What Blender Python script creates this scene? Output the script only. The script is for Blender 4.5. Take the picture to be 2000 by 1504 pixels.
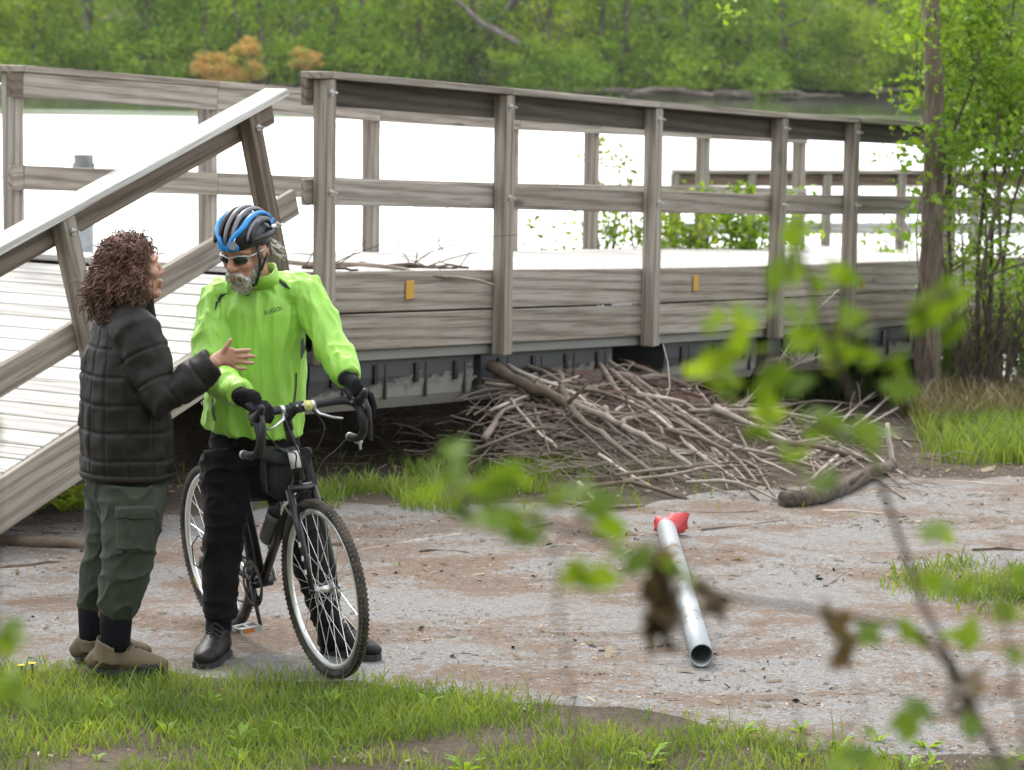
import bpy, bmesh, math, random
import numpy as np
from mathutils import Vector, Matrix, noise
SC = bpy.context.scene
for _o in list(bpy.data.objects): bpy.data.objects.remove(_o)
COL = SC.collection
R = math.radians
# ------------------------------------------------------------------ camera
FPX, YH, CH = 5500.0, 60.0, 2.45            # focal length in photo pixels, horizon row, camera height
_p = math.atan((752 - YH) / FPX); _r = R(0.6)
CF = Vector((0, math.cos(_p), -math.sin(_p)))
_U = Vector((0, math.sin(_p), math.cos(_p))); _R = Vector((1, 0, 0))
CR = _R * math.cos(_r) + _U * math.sin(_r)
CU = _U * math.cos(_r) - _R * math.sin(_r)
CC = Vector((0, 0, CH))
cam_d = bpy.data.cameras.new('camera'); cam = bpy.data.objects.new('camera', cam_d); COL.objects.link(cam)
cam.matrix_world = Matrix(((CR.x, CU.x, -CF.x, CC.x), (CR.y, CU.y, -CF.y, CC.y), (CR.z, CU.z, -CF.z, CC.z), (0, 0, 0, 1)))
cam_d.sensor_width = 36.0; cam_d.lens = 36.0 * FPX / 2000.0
cam_d.clip_start = 0.1; cam_d.clip_end = 2000
cam_d.dof.use_dof = True; cam_d.dof.focus_distance = 10.75; cam_d.dof.aperture_fstop = 5.2
SC.camera = cam
# ------------------------------------------------------------------ light
SUN_EL, SUN_AZ = 52.0, -24.0                # high veiled sun behind the dock, a little to the left
w = bpy.data.worlds.new('World'); SC.world = w; w.use_nodes = True
nt = w.node_tree; nt.nodes.clear()
out = nt.nodes.new('ShaderNodeOutputWorld'); bg = nt.nodes.new('ShaderNodeBackground')
sky = nt.nodes.new('ShaderNodeTexSky'); sky.sky_type = 'NISHITA'; sky.sun_disc = False
sky.sun_elevation = R(SUN_EL); sky.sun_rotation = R(SUN_AZ); sky.air_density = 1.0; sky.dust_density = 6.0; sky.ozone_density = 1.0
bg.inputs['Strength'].default_value = 0.1
mix = nt.nodes.new('ShaderNodeMix'); mix.data_type = 'RGBA'
mix.inputs[0].default_value = 0.70
mix.inputs[7].default_value = (13.5, 13.9, 14.3, 1)       # even cloud layer
nt.links.new(sky.outputs[0], mix.inputs[6]); nt.links.new(mix.outputs[2], bg.inputs['Color']); nt.links.new(bg.outputs[0], out.inputs[0])
sd = bpy.data.lights.new('sun', 'SUN'); sun = bpy.data.objects.new('sun', sd); COL.objects.link(sun)
sd.energy = 1.5; sd.angle = R(14); sd.color = (1, .97, .92)
_sv = Vector((math.sin(R(SUN_AZ)) * math.cos(R(SUN_EL)), math.cos(R(SUN_AZ)) * math.cos(R(SUN_EL)), math.sin(R(SUN_EL))))
sun.rotation_euler = _sv.to_track_quat('Z', 'Y').to_euler(); sun.location = (-20, 40, 60)
SC.view_settings.view_transform = 'Standard'; SC.view_settings.look = 'None'
SC.view_settings.exposure = 0.95; SC.view_settings.gamma = 1; SC.view_settings.use_curve_mapping = False
SC.cycles.use_denoising = True
SC.cycles.use_adaptive_sampling = True; SC.cycles.adaptive_threshold = .018
SC.cycles.max_bounces = 5; SC.cycles.diffuse_bounces = 3; SC.cycles.glossy_bounces = 2; SC.cycles.transmission_bounces = 3; SC.cycles.transparent_max_bounces = 6
SC.cycles.caustics_reflective = False; SC.cycles.caustics_refractive = False
# ------------------------------------------------------------------ pixels to places
def ray(px, py): return CF + CR * ((px - 1000) / FPX) + CU * ((752 - py) / FPX)
def atY(px, py, Y):
    d = ray(px, py); return CC + d * (Y / d.y)
def atZ(px, py, z):
    d = ray(px, py); return CC + d * ((z - CC.z) / d.z)
def sstep(a, b, x):
    t = min(1, max(0, (x - a) / (b - a))); return t * t * (3 - 2 * t)
# dock axis in plan, fitted to the posts of the near railing
TH = R(58.11); DU = Vector((math.cos(TH), math.sin(TH), 0)); DV = Vector((-DU.y, DU.x, 0)); DO = Vector((-1.012, 15.046, 1.155))
def ground_z(x, y):
    if y < 8.2: z = .95 * min(1, (8.2 - y) / 6.2)
    elif y < 14.8: z = 0
    elif y < 25: z = -.06 * (y - 14.8)
    else: z = max(-2.5, -.612 - .12 * (y - 25))
    return z + .02 * noise.noise((x * .8, y * .8, 3.1)) * (1 if y > 8.6 else .5)
def pile_z(x, y):
    rx, ry = x - DO.x, y - DO.y
    u = rx * DU.x + ry * DU.y; d = -(rx * DV.x + ry * DV.y)
    if d < -.6 or d > 2.6: return 0
    h = .50 * max(0, 1 - max(d, 0) / 2.1) ** 1.6 * sstep(.7, 1.9, u) * (1 - .75 * sstep(3.2, 5.5, u)) * (1 - sstep(6, 8, u))
    return h
def hit(px, py, pile=True, lift=0.0):
    d = ray(px, py); d = d / d.y; y = 8.5
    while y < 40:
        p = CC + d * y
        if p.z <= ground_z(p.x, p.y) + (pile_z(p.x, p.y) if pile else 0) + lift: return p
        y += .02
    return CC + d * 25
# ------------------------------------------------------------------ scene-graph helpers
def tag(o, label=None, cat=None, group=None, kind=None):
    if label: o['label'] = label
    if cat: o['category'] = cat
    if group: o['group'] = group
    if kind: o['kind'] = kind
    return o
def empty(name, loc=(0, 0, 0), label=None, cat=None, group=None):
    o = bpy.data.objects.new(name, None); COL.objects.link(o); o.location = loc; o.empty_display_size = .1
    return tag(o, label, cat, group)
def world_of(o):
    M = o.matrix_parent_inverse @ o.matrix_basis
    return world_of(o.parent) @ M if o.parent is not None else o.matrix_basis.copy()
def link(name, me, mat=None, parent=None):
    o = bpy.data.objects.new(name, me); COL.objects.link(o)
    if mat is not None and len(me.materials) == 0: me.materials.append(mat)
    if parent is not None:
        o.parent = parent
        o.matrix_parent_inverse = world_of(parent).inverted()
    return o
class MB:
    """collects faces; build() makes one mesh object"""
    def __init__(s): s.v = []; s.f = []; s.c = []
    def quad(s, a, b, c, d, col=None):
        n = len(s.v); s.v += [tuple(a), tuple(b), tuple(c), tuple(d)]; s.f.append((n, n + 1, n + 2, n + 3)); s.c.append(col)
    def box(s, c, ax, ay, az):
        c = Vector(c); ax = Vector(ax); ay = Vector(ay); az = Vector(az); n = len(s.v)
        for i in (-1, 1):
            for j in (-1, 1):
                for k in (-1, 1): s.v.append(tuple(c + ax * i + ay * j + az * k))
        for f in ((0, 1, 3, 2), (4, 6, 7, 5), (0, 4, 5, 1), (2, 3, 7, 6), (0, 2, 6, 4), (1, 5, 7, 3)): s.f.append(tuple(n + q for q in f)); s.c.append(None)
    def tube(s, pts, rad, n=8, ref=None, cap=True, dome=False, twist=0):
        pts = [Vector(p) for p in pts]
        if not isinstance(rad, list): rad = [rad] * len(pts)
        rad = [r if hasattr(r, '__len__') else (r, r) for r in rad]
        if dome:
            d0 = (pts[0] - pts[1]).normalized(); d1 = (pts[-1] - pts[-2]).normalized(); a, b = rad[0], rad[-1]
            k0 = min(a); k1 = min(b)
            pts = [pts[0] + d0 * k0 * .95, pts[0] + d0 * k0 * .75] + pts + [pts[-1] + d1 * k1 * .75, pts[-1] + d1 * k1 * .95]
            rad = [(a[0] * .25, a[1] * .25), (a[0] * .66, a[1] * .66)] + rad + [(b[0] * .66, b[1] * .66), (b[0] * .25, b[1] * .25)]
        base = len(s.v); up = Vector(ref) if ref is not None else None; N = len(pts)
        for i, p in enumerate(pts):
            t = (pts[min(i + 1, N - 1)] - pts[max(i - 1, 0)])
            if t.length < 1e-9: t = Vector((0, 0, 1))
            t.normalize()
            if up is None: up = Vector((0, 0, 1)) if abs(t.z) < .9 else Vector((1, 0, 0))
            a = up - t * up.dot(t)
            if a.length < 1e-6: a = t.orthogonal()
            a.normalize(); b = t.cross(a)
            if ref is None: up = a
            for k in range(n):
                th = 2 * math.pi * k / n + twist
                s.v.append(tuple(p + a * math.cos(th) * rad[i][0] + b * math.sin(th) * rad[i][1]))
        for i in range(N - 1):
            for k in range(n):
                q = (k + 1) % n
                s.f.append((base + i * n + k, base + i * n + q, base + (i + 1) * n + q, base + (i + 1) * n + k)); s.c.append(None)
        if cap:
            s.f.append(tuple(base + k for k in reversed(range(n)))); s.c.append(None)
            s.f.append(tuple(base + (N - 1) * n + k for k in range(n))); s.c.append(None)
        return s
    def ball(s, c, r, M=None, nu=14, nv=10):
        if not hasattr(r, '__len__'): r = (r, r, r)
        c = Vector(c); base = len(s.v)
        for i in range(nv + 1):
            ph = math.pi * min(max(i / nv, .02), .98)
            for k in range(nu):
                th = 2 * math.pi * k / nu
                q = Vector((r[0] * math.sin(ph) * math.cos(th), r[1] * math.sin(ph) * math.sin(th), r[2] * math.cos(ph)))
                if M is not None: q = M @ q
                s.v.append(tuple(c + q))
        for i in range(nv):
            for k in range(nu):
                q = (k + 1) % nu; s.f.append((base + i * nu + k, base + (i + 1) * nu + k, base + (i + 1) * nu + q, base + i * nu + q)); s.c.append(None)
        s.f.append(tuple(base + k for k in range(nu))); s.c.append(None)
        s.f.append(tuple(base + nv * nu + k for k in reversed(range(nu)))); s.c.append(None)
        return s
    def mesh(s, name, smooth=False):
        me = bpy.data.meshes.new(name); me.from_pydata(s.v, [], s.f)
        if smooth: me.polygons.foreach_set('use_smooth', [True] * len(me.polygons))
        me.update(); return me
    def build(s, name, mat, parent=None, smooth=False): return link(name, s.mesh(name, smooth), mat, parent)
def np_mesh(name, V, F, rnd=None, smooth=False):
    """V (n,3), F (m,k) arrays, optional per-vertex float attribute 'rnd'"""
    me = bpy.data.meshes.new(name); V = np.asarray(V, np.float32); F = np.asarray(F, np.int32); m, k = F.shape
    me.vertices.add(len(V)); me.vertices.foreach_set('co', V.ravel())
    me.loops.add(m * k); me.loops.foreach_set('vertex_index', F.ravel())
    me.polygons.add(m); me.polygons.foreach_set('loop_start', np.arange(0, m * k, k, dtype=np.int32)); me.polygons.foreach_set('loop_total', np.full(m, k, np.int32))
    if smooth: me.polygons.foreach_set('use_smooth', np.ones(m, bool))
    me.update(calc_edges=True)
    if rnd is not None:
        a = me.attributes.new('rnd', 'FLOAT', 'POINT'); a.data.foreach_set('value', np.asarray(rnd, np.float32))
    return me
def bevel_box_mesh(name, lx, ly, lz, bev=.004):
    bm = bmesh.new(); bmesh.ops.create_cube(bm, size=1)
    for v in bm.verts: v.co = Vector((v.co.x * lx, v.co.y * ly, v.co.z * lz))
    bmesh.ops.bevel(bm, geom=list(bm.edges), offset=bev, segments=1, affect='EDGES')
    me = bpy.data.meshes.new(name); bm.to_mesh(me); bm.free(); return me
_beam_cache = {}
def beam(name, p0, p1, wy, hz, mat, parent=None, up=(0, 0, 1), side=None):
    """board from p0 to p1 (centre line), wy wide, hz high; its own length is local x so the grain follows it"""
    p0 = Vector(p0); p1 = Vector(p1); L = (p1 - p0).length; x = (p1 - p0) / L
    if side is not None:
        y = Vector(side); y = (y - x * y.dot(x)).normalized(); z = x.cross(y)
    else:
        z = Vector(up); z = (z - x * z.dot(x)).normalized(); y = z.cross(x)
    key = (round(L, 3), round(wy, 4), round(hz, 4), mat.name)
    if key not in _beam_cache:
        me = bevel_box_mesh(name, L, wy, hz); me.materials.append(mat); _beam_cache[key] = me
    o = link(name, _beam_cache[key], None, None)
    c = (p0 + p1) / 2
    M = Matrix(((x.x, y.x, z.x, c.x), (x.y, y.y, z.y, c.y), (x.z, y.z, z.z, c.z), (0, 0, 0, 1)))
    if parent is not None:
        o.parent = parent; o.matrix_parent_inverse = parent.matrix_basis.inverted()
    o.matrix_basis = M
    return o
def remeshed(mb, voxel, smooth_it=4, name='tmp'):
    me = mb.mesh(name); o = bpy.data.objects.new(name, me); COL.objects.link(o)
    m = o.modifiers.new('r', 'REMESH'); m.mode = 'VOXEL'; m.voxel_size = voxel; m.use_smooth_shade = True
    if smooth_it:
        m2 = o.modifiers.new('s', 'SMOOTH'); m2.factor = .5; m2.iterations = smooth_it
    dg = bpy.context.evaluated_depsgraph_get()
    out = bpy.data.meshes.new_from_object(o.evaluated_get(dg))
    bpy.data.objects.remove(o); bpy.data.meshes.remove(me)
    return out
def displace(me, fn):
    """move every vertex along its normal by fn(co, normal)"""
    n = len(me.vertices); co = np.empty(n * 3, np.float32); me.vertices.foreach_get('co', co); co = co.reshape(-1, 3)
    no = np.array([v.normal[:] for v in me.vertices], np.float32)
    d = np.array([fn(Vector(c), nn) for c, nn in zip(co.tolist(), no)], np.float32)
    co = co + no * d[:, None]; me.vertices.foreach_set('co', co.ravel()); me.update()
# ------------------------------------------------------------------ materials
def mat(name, col=(.5, .5, .5), rough=.7, metal=0.0, spec=.5):
    m = bpy.data.materials.new(name); m.use_nodes = True
    b = m.node_tree.nodes['Principled BSDF']; b.inputs['Base Color'].default_value = (*col, 1)
    b.inputs['Roughness'].default_value = rough; b.inputs['Metallic'].default_value = metal; b.inputs['Specular IOR Level'].default_value = spec
    return m
def N(m, t, **kw):
    n = m.node_tree.nodes.new(t)
    for k, v in kw.items():
        if k.startswith('i_'):
            key = k[2:]; key = int(key) if key.isdigit() else key.replace('_', ' ')
            n.inputs[key].default_value = v
        else: setattr(n, k, v)
    return n
def L(m, a, b): m.node_tree.links.new(a, b)
def bsdf(m): return m.node_tree.nodes['Principled BSDF']
def ramp(m, fac, stops):
    r = N(m, 'ShaderNodeValToRGB'); el = r.color_ramp.elements
    while len(el) > 1: el.remove(el[-1])
    el[0].position, el[0].color = stops[0][0], (*stops[0][1], 1)
    for p, c in stops[1:]:
        e = el.new(p); e.color = (*c, 1)
    L(m, fac, r.inputs[0]); return r.outputs[0]
def coords(m, scale=(1, 1, 1), kind='Object', off=None):
    t = N(m, 'ShaderNodeTexCoord'); mp = N(m, 'ShaderNodeMapping'); mp.inputs['Scale'].default_value = scale
    L(m, t.outputs[kind], mp.inputs[0])
    if off is not None: L(m, off, mp.inputs['Location'])
    return mp.outputs[0]
def noise_tex(m, vec, scale, detail=4, rough=.55, dist=0.0):
    n = N(m, 'ShaderNodeTexNoise', i_Scale=scale, i_Detail=detail, i_Roughness=rough, i_Distortion=dist)
    if vec is not None: L(m, vec, n.inputs['Vector'])
    return n.outputs[0]
def mixc(m, fac, a, b, mode='MIX'):
    x = N(m, 'ShaderNodeMix', data_type='RGBA', blend_type=mode)
    for v, i in ((fac, 0), (a, 6), (b, 7)):
        if isinstance(v, (int, float)): x.inputs[i].default_value = v
        elif isinstance(v, tuple): x.inputs[i].default_value = (*v, 1)
        else: L(m, v, x.inputs[i])
    return x.outputs[2]
def bump(m, h, strength=.3, dist=.01):
    b = N(m, 'ShaderNodeBump', i_Strength=strength, i_Distance=dist); L(m, h, b.inputs['Height']); L(m, b.outputs[0], bsdf(m).inputs['Normal'])
def math_(m, op, a, b=None):
    n = N(m, 'ShaderNodeMath', operation=op)
    for v, i in ((a, 0), (b, 1)):
        if v is None: continue
        if isinstance(v, (int, float)): n.inputs[i].default_value = v
        else: L(m, v, n.inputs[i])
    return n.outputs[0]
def wood(name, dark, mid, light, warm):
    m = mat(name, rough=.78, spec=.35)
    oi = N(m, 'ShaderNodeObjectInfo'); offs = math_(m, 'MULTIPLY', oi.outputs['Random'], 37.0)
    v = coords(m, (.26, 9, 9), off=offs)
    rings = N(m, 'ShaderNodeTexWave', wave_type='BANDS', bands_direction='DIAGONAL', i_Scale=1.1, i_Distortion=4.5, i_Detail=3.0, i_Detail_Scale=1.1, i_Detail_Roughness=.6)
    L(m, v, rings.inputs['Vector'])
    fine = noise_tex(m, coords(m, (2.5, 120, 120), off=offs), 1.0, 3, .6)
    blot = noise_tex(m, coords(m, (1.5, 4, 4), off=offs), 1.6, 3, .6)
    c1 = ramp(m, rings.outputs[0], [(0, dark), (.35, mid), (1, light)])
    c2 = mixc(m, math_(m, 'MULTIPLY', fine, .7), c1, mid)
    streak = ramp(m, fine, [(.32, (.35, .33, .32)), (.5, (1, 1, 1))])
    c3 = mixc(m, .8, c2, streak, 'MULTIPLY')
    c4 = mixc(m, ramp(m, blot, [(.45, (0, 0, 0)), (.75, (.6, .6, .6))]), c3, warm)
    kn = N(m, 'ShaderNodeTexVoronoi', i_Scale=1.0, i_Randomness=1.0); L(m, coords(m, (1.3, 4.5, 4.5), off=offs), kn.inputs['Vector']); c4 = mixc(m, ramp(m, kn.outputs['Distance'], [(.05, (.75, .75, .75)), (.13, (0, 0, 0))]), c4, tuple(x * .45 for x in dark))
    crack = noise_tex(m, coords(m, (.7, 60, 60), off=offs), 1.0, 2, .5); c4 = mixc(m, ramp(m, crack, [(.68, (0, 0, 0)), (.73, (.7, .7, .7))]), c4, tuple(x * .35 for x in dark))
    tint = ramp(m, oi.outputs['Random'], [(0, (.82, .80, .78)), (.5, (1, .98, .96)), (1, (1.12, 1.12, 1.14))])
    L(m, mixc(m, 1.0, c4, tint, 'MULTIPLY'), bsdf(m).inputs['Base Color'])
    bump(m, math_(m, 'ADD', fine, math_(m, 'MULTIPLY', rings.outputs[0], .5)), .35, .003)
    return m
W_GREY = wood('weathered_wood', (.155, .13, .105), (.315, .282, .243), (.39, .357, .315), (.235, .19, .15))
W_BROWN = wood('brown_rail_wood', (.075, .056, .042), (.16, .127, .098), (.215, .178, .142), (.14, .105, .076))
W_STAIN_SHADE = wood('stained_shaded_rail_wood', (.035, .029, .023), (.085, .072, .056), (.125, .108, .088), (.06, .05, .038))  # brown rail wood darkened: shade under the cap painted in with mildew stain
W_DECK = wood('bleached_deck_wood', (.34, .33, .31), (.54, .53, .51), (.64, .63, .61), (.46, .44, .40))
W_FAR = wood('reddish_rail_wood', (.15, .09, .065), (.27, .19, .15), (.33, .25, .20), (.22, .14, .10))
GALV = mat('galvanised_steel', (.55, .57, .58), .45, .45)
_v = coords(GALV, (1, 1, 1)); _n = noise_tex(GALV, _v, 14, 4)
L(GALV, ramp(GALV, _n, [(.3, (.24, .26, .27)), (.7, (.36, .38, .39))]), bsdf(GALV).inputs['Base Color'])
L(GALV, ramp(GALV, _n, [(.3, (.3, .3, .3)), (.7, (.5, .5, .5))]), bsdf(GALV).inputs['Roughness'])
PIPE = mat('pipe_steel', (.6, .62, .64), .45, .5)
_n = noise_tex(PIPE, coords(PIPE, (1, 1, 1)), 22, 5, .7); _n2 = noise_tex(PIPE, coords(PIPE, (3, 3, 3)), 1.0, 2)
L(PIPE, mixc(PIPE, ramp(PIPE, math_(PIPE, 'MULTIPLY', _n, _n2), [(.28, (0, 0, 0)), (.36, (1, 1, 1))]), (.34, .37, .39), (.22, .14, .085)), bsdf(PIPE).inputs['Base Color'])
BOLT = mat('bolt_zinc', (.6, .6, .6), .4, .8)
FLOAT = mat('float_plastic', (.03, .03, .032), .6)
_v = coords(FLOAT, (1, 1, 1)); _s = N(FLOAT, 'ShaderNodeSeparateXYZ'); L(FLOAT, _v, _s.inputs[0])
_n = noise_tex(FLOAT, coords(FLOAT, (3, 3, 7)), 3, 6, .7)
_h = math_(FLOAT, 'ADD', math_(FLOAT, 'MULTIPLY', _s.outputs[2], -4.5), math_(FLOAT, 'MULTIPLY', _n, 1.3))
L(FLOAT, ramp(FLOAT, _h, [(.45, (.04, .042, .046)), (.58, (.03, .03, .032)), (.70, (.16, .15, .135)), (1, (.24, .225, .20))]), bsdf(FLOAT).inputs['Base Color'])
LEDGER = mat('ledger_strip', (.21, .21, .19), .7)
YELLOW = mat('yellow_plate', (.50, .27, .03), .5)
# ground
DIRT = mat('bare_earth', (.15, .11, .08), .95, spec=.2)
_a = noise_tex(DIRT, coords(DIRT, (1, 1, 1)), 1.1, 6, .65); _b = noise_tex(DIRT, coords(DIRT, (1, 1, 1)), 45, 5, .7)
_c = ramp(DIRT, _a, [(.3, (.05, .038, .028)), (.55, (.10, .078, .06)), (.75, (.16, .13, .105))])
L(DIRT, mixc(DIRT, .75, _c, ramp(DIRT, _b, [(.3, (.35, .33, .31)), (.65, (1.15, 1.12, 1.1))]), 'MULTIPLY'), bsdf(DIRT).inputs['Base Color'])
bump(DIRT, math_(DIRT, 'ADD', _a, math_(DIRT, 'MULTIPLY', _b, .4)), .8, .03)
PATH = mat('worn_asphalt', (.2, .19, .18), .9, spec=.25)
_a = noise_tex(PATH, coords(PATH, (.75, 1.1, 1)), 1.5, 9, .72, .3); _b = noise_tex(PATH, coords(PATH, (1, 1, 1)), 95, 3, .7); _d = noise_tex(PATH, coords(PATH, (1, 1, 1)), 30, 5, .75)
_g = N(PATH, 'ShaderNodeTexVoronoi', i_Scale=110.0); L(PATH, coords(PATH, (1, 1, 1)), _g.inputs['Vector'])
_stone = ramp(PATH, _g.outputs['Color'], [(.1, (.13, .127, .127)), (.5, (.205, .196, .188)), (.9, (.30, .288, .275))])
_stone = mixc(PATH, .35, _stone, ramp(PATH, _b, [(.3, (.11, .11, .11)), (.7, (.28, .275, .27))]))
_brown = ramp(PATH, _d, [(.3, (.06, .04, .027)), (.5, (.135, .09, .062)), (.72, (.24, .18, .13))])
_m = ramp(PATH, math_(PATH, 'ADD', _a, math_(PATH, 'MULTIPLY', math_(PATH, 'SUBTRACT', _d, .5), .75)), [(.47, (0, 0, 0)), (.545, (.92, .92, .92))])
L(PATH, mixc(PATH, _m, _stone, _brown), bsdf(PATH).inputs['Base Color'])
bump(PATH, math_(PATH, 'ADD', math_(PATH, 'MULTIPLY', _g.outputs['Distance'], .6), _d), .7, .012)
WATER = bpy.data.materials.new('lake_water'); WATER.use_nodes = True; _t = WATER.node_tree; _t.nodes.clear(); _o = N(WATER, 'ShaderNodeOutputMaterial')
_w1 = noise_tex(WATER, coords(WATER, (.22, 1.0, 1)), 1.6, 5, .62)
_pos = N(WATER, 'ShaderNodeNewGeometry'); _sx = N(WATER, 'ShaderNodeSeparateXYZ'); L(WATER, _pos.outputs['Position'], _sx.inputs[0])
_wob = math_(WATER, 'MULTIPLY', math_(WATER, 'SUBTRACT', noise_tex(WATER, coords(WATER, (.04, .25, 1)), 1.0, 4), .5), 36.0)
_calm = N(WATER, 'ShaderNodeMapRange', i_1=88.0, i_2=106.0, i_3=1.0, i_4=0.03); L(WATER, math_(WATER, 'ADD', _sx.outputs[1], _wob), _calm.inputs[0])
_bm = N(WATER, 'ShaderNodeBump', i_Distance=.3); L(WATER, _w1, _bm.inputs['Height']); L(WATER, _calm.outputs[0], _bm.inputs['Strength'])
_rg = N(WATER, 'ShaderNodeMapRange', i_1=0.0, i_2=1.0, i_3=.06, i_4=.45); L(WATER, _calm.outputs[0], _rg.inputs[0])
_gl = N(WATER, 'ShaderNodeBsdfGlossy'); _gl.inputs[0].default_value = (.97, .98, 1, 1); L(WATER, _rg.outputs[0], _gl.inputs['Roughness']); L(WATER, _bm.outputs[0], _gl.inputs['Normal'])
_df = N(WATER, 'ShaderNodeBsdfDiffuse'); _df.inputs[0].default_value = (.075, .10, .055, 1); _fr = N(WATER, 'ShaderNodeFresnel', i_IOR=1.34)
_mx = N(WATER, 'ShaderNodeMixShader'); L(WATER, _fr.outputs[0], _mx.inputs[0]); L(WATER, _df.outputs[0], _mx.inputs[1]); L(WATER, _gl.outputs[0], _mx.inputs[2]); L(WATER, _mx.outputs[0], _o.inputs[0])
# plants
def leafmat(name, c0, c1, c2, trans=.45):
    m = bpy.data.materials.new(name); m.use_nodes = True; t = m.node_tree; t.nodes.clear()
    o = t.nodes.new('ShaderNodeOutputMaterial'); a = N(m, 'ShaderNodeAttribute', attribute_name='rnd')
    c = ramp(m, a.outputs['Fac'], [(0, c0), (.5, c1), (1, c2)])
    d = N(m, 'ShaderNodeBsdfPrincipled', i_Roughness=.5); d.inputs['Specular IOR Level'].default_value = .35; L(m, c, d.inputs['Base Color'])
    tr = N(m, 'ShaderNodeBsdfTranslucent'); L(m, mixc(m, 1.0, c, (1.7, 1.5, .65), 'MULTIPLY'), tr.inputs[0])
    x = N(m, 'ShaderNodeMixShader'); x.inputs[0].default_value = trans; L(m, d.outputs[0], x.inputs[1]); L(m, tr.outputs[0], x.inputs[2]); L(m, x.outputs[0], o.inputs[0])
    return m
LEAF_MID = leafmat('leaf_mid_green', (.12, .22, .035), (.28, .44, .06), (.45, .60, .10), .55)
LEAF_DARK = leafmat('leaf_deep_green', (.07, .14, .035), (.19, .32, .055), (.32, .46, .08), .55)
LEAF_YEL = leafmat('leaf_yellow_green', (.17, .26, .03), (.28, .40, .04), (.40, .50, .07))
LEAF_LIME = leafmat('leaf_fresh_green', (.10, .19, .02), (.18, .32, .03), (.28, .43, .055))
LEAF_ORANGE = leafmat('leaf_orange', (.55, .36, .14), (.64, .47, .18), (.42, .48, .13))
LEAF_NEAR = leafmat('leaf_near_olive_green', (.07, .13, .015), (.12, .21, .02), (.19, .29, .03), .45)
LEAF_DRY = leafmat('leaf_dry_brown', (.06, .045, .03), (.12, .09, .06), (.2, .155, .11), .2)
GRASS = leafmat('grass_green', (.08, .13, .025), (.15, .235, .04), (.26, .33, .08), .4)
GRASS_DRY = leafmat('dry_grass', (.10, .08, .045), (.20, .16, .09), (.32, .27, .17), .2)
CHIP = leafmat('litter_brown', (.05, .035, .025), (.15, .10, .065), (.38, .30, .22), .0)
def bark(name, a, b, c, sc=(18, 18, 4), st=.9):
    m = mat(name, b, .9, spec=.2)
    oi = N(m, 'ShaderNodeObjectInfo'); offs = math_(m, 'MULTIPLY', oi.outputs['Random'], 23.0)
    n = noise_tex(m, coords(m, sc, off=offs), 1.0, 6, .7); n2 = noise_tex(m, coords(m, (2.5, 2.5, 2.5), off=offs), 1.0, 3)
    cc = mixc(m, .5, ramp(m, n, [(.32, a), (.5, b), (.72, c)]), ramp(m, n2, [(.3, a), (.7, c)]))
    L(m, mixc(m, 1.0, cc, ramp(m, oi.outputs['Random'], [(0, (.7, .68, .66)), (1, (1.25, 1.22, 1.2))]), 'MULTIPLY'), bsdf(m).inputs['Base Color'])
    bump(m, n, st, .02); return m
BARK = bark('tree_bark', (.06, .045, .035), (.16, .125, .10), (.28, .235, .20), (26, 26, 5))
BARK_FAR = bark('far_trunk_bark', (.08, .07, .06), (.16, .14, .125), (.26, .24, .22), (4, 4, 1), .3)
LOGBARK = bark('rough_log_bark', (.035, .028, .022), (.11, .09, .072), (.22, .19, .16), (34, 34, 34), 1.0)
STICK = bark('dead_branch', (.10, .078, .062), (.22, .18, .15), (.35, .30, .26), (9, 9, 9), .5)
STICK_DK = bark('dark_dead_branch', (.05, .037, .029), (.12, .09, .07), (.21, .165, .135), (9, 9, 9), .5)
STICK_PALE = bark('barkless_pale_branch', (.24, .20, .165), (.42, .37, .32), (.58, .53, .48), (8, 8, 8), .3)
TWIGRED = mat('reddish_twig', (.13, .07, .055), .8)
ROCK = bark('shore_rock', (.08, .075, .075), (.15, .145, .14), (.24, .23, .22), (2, 2, 2), .5)
# people and bicycle
def cloth(name, col, rough=.85, var=.25, sc=60, sheen=0.0, spec=.3):
    m = mat(name, col, rough, spec=spec); n = noise_tex(m, coords(m, (1, 1, 1)), 9, 4)
    lo = tuple(c * (1 - var) for c in col); hi = tuple(min(1, c * (1 + var)) for c in col)
    L(m, ramp(m, n, [(.3, lo), (.7, hi)]), bsdf(m).inputs['Base Color'])
    bump(m, noise_tex(m, coords(m, (1, 1, 1)), sc, 3), .15, .004); bsdf(m).inputs['Sheen Weight'].default_value = sheen
    return m
NEON = cloth('neon_shell_fabric', (.32, .62, .085), .45, .06, 25, 0, .5)
NAVY = cloth('slate_trim_fabric', (.035, .05, .06), .6)
BLACKCLOTH = cloth('black_trouser_fabric', (.010, .008, .009), .85, .3, 60, .05, .15)
QUILT = cloth('quilted_charcoal_nylon', (.017, .0145, .013), .55, .2, 70, .0, .22)
COLLAR = cloth('black_fleece', (.008, .008, .009), .95)
OLIVE = cloth('olive_cargo_fabric', (.046, .055, .041), .85, .3, 50, .05, .2)
GAITER = cloth('dark_gaiter_knit', (.006, .0065, .010), .85, .2, 60, 0, .15)
BOOT = cloth('brown_suede', (.14, .105, .07), .85, .3, 40)
BOOTLIGHT = cloth('tan_boot_collar', (.26, .22, .16), .85)
SOLE = mat('rubber_sole', (.03, .03, .03), .8)
SHOE = cloth('black_shoe_leather', (.012, .012, .013), .5, .3)
GLOVE = cloth('black_knit_glove', (.008, .008, .010), .95, .3, 160)
GLOVEGREY = cloth('grey_glove_patch', (.16, .165, .18), .8)
SKIN = mat('skin', (.50, .27, .19), .5); bsdf(SKIN).inputs['Subsurface Weight'].default_value = .08; bsdf(SKIN).inputs['Subsurface Radius'].default_value = (.02, .008, .004)
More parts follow.
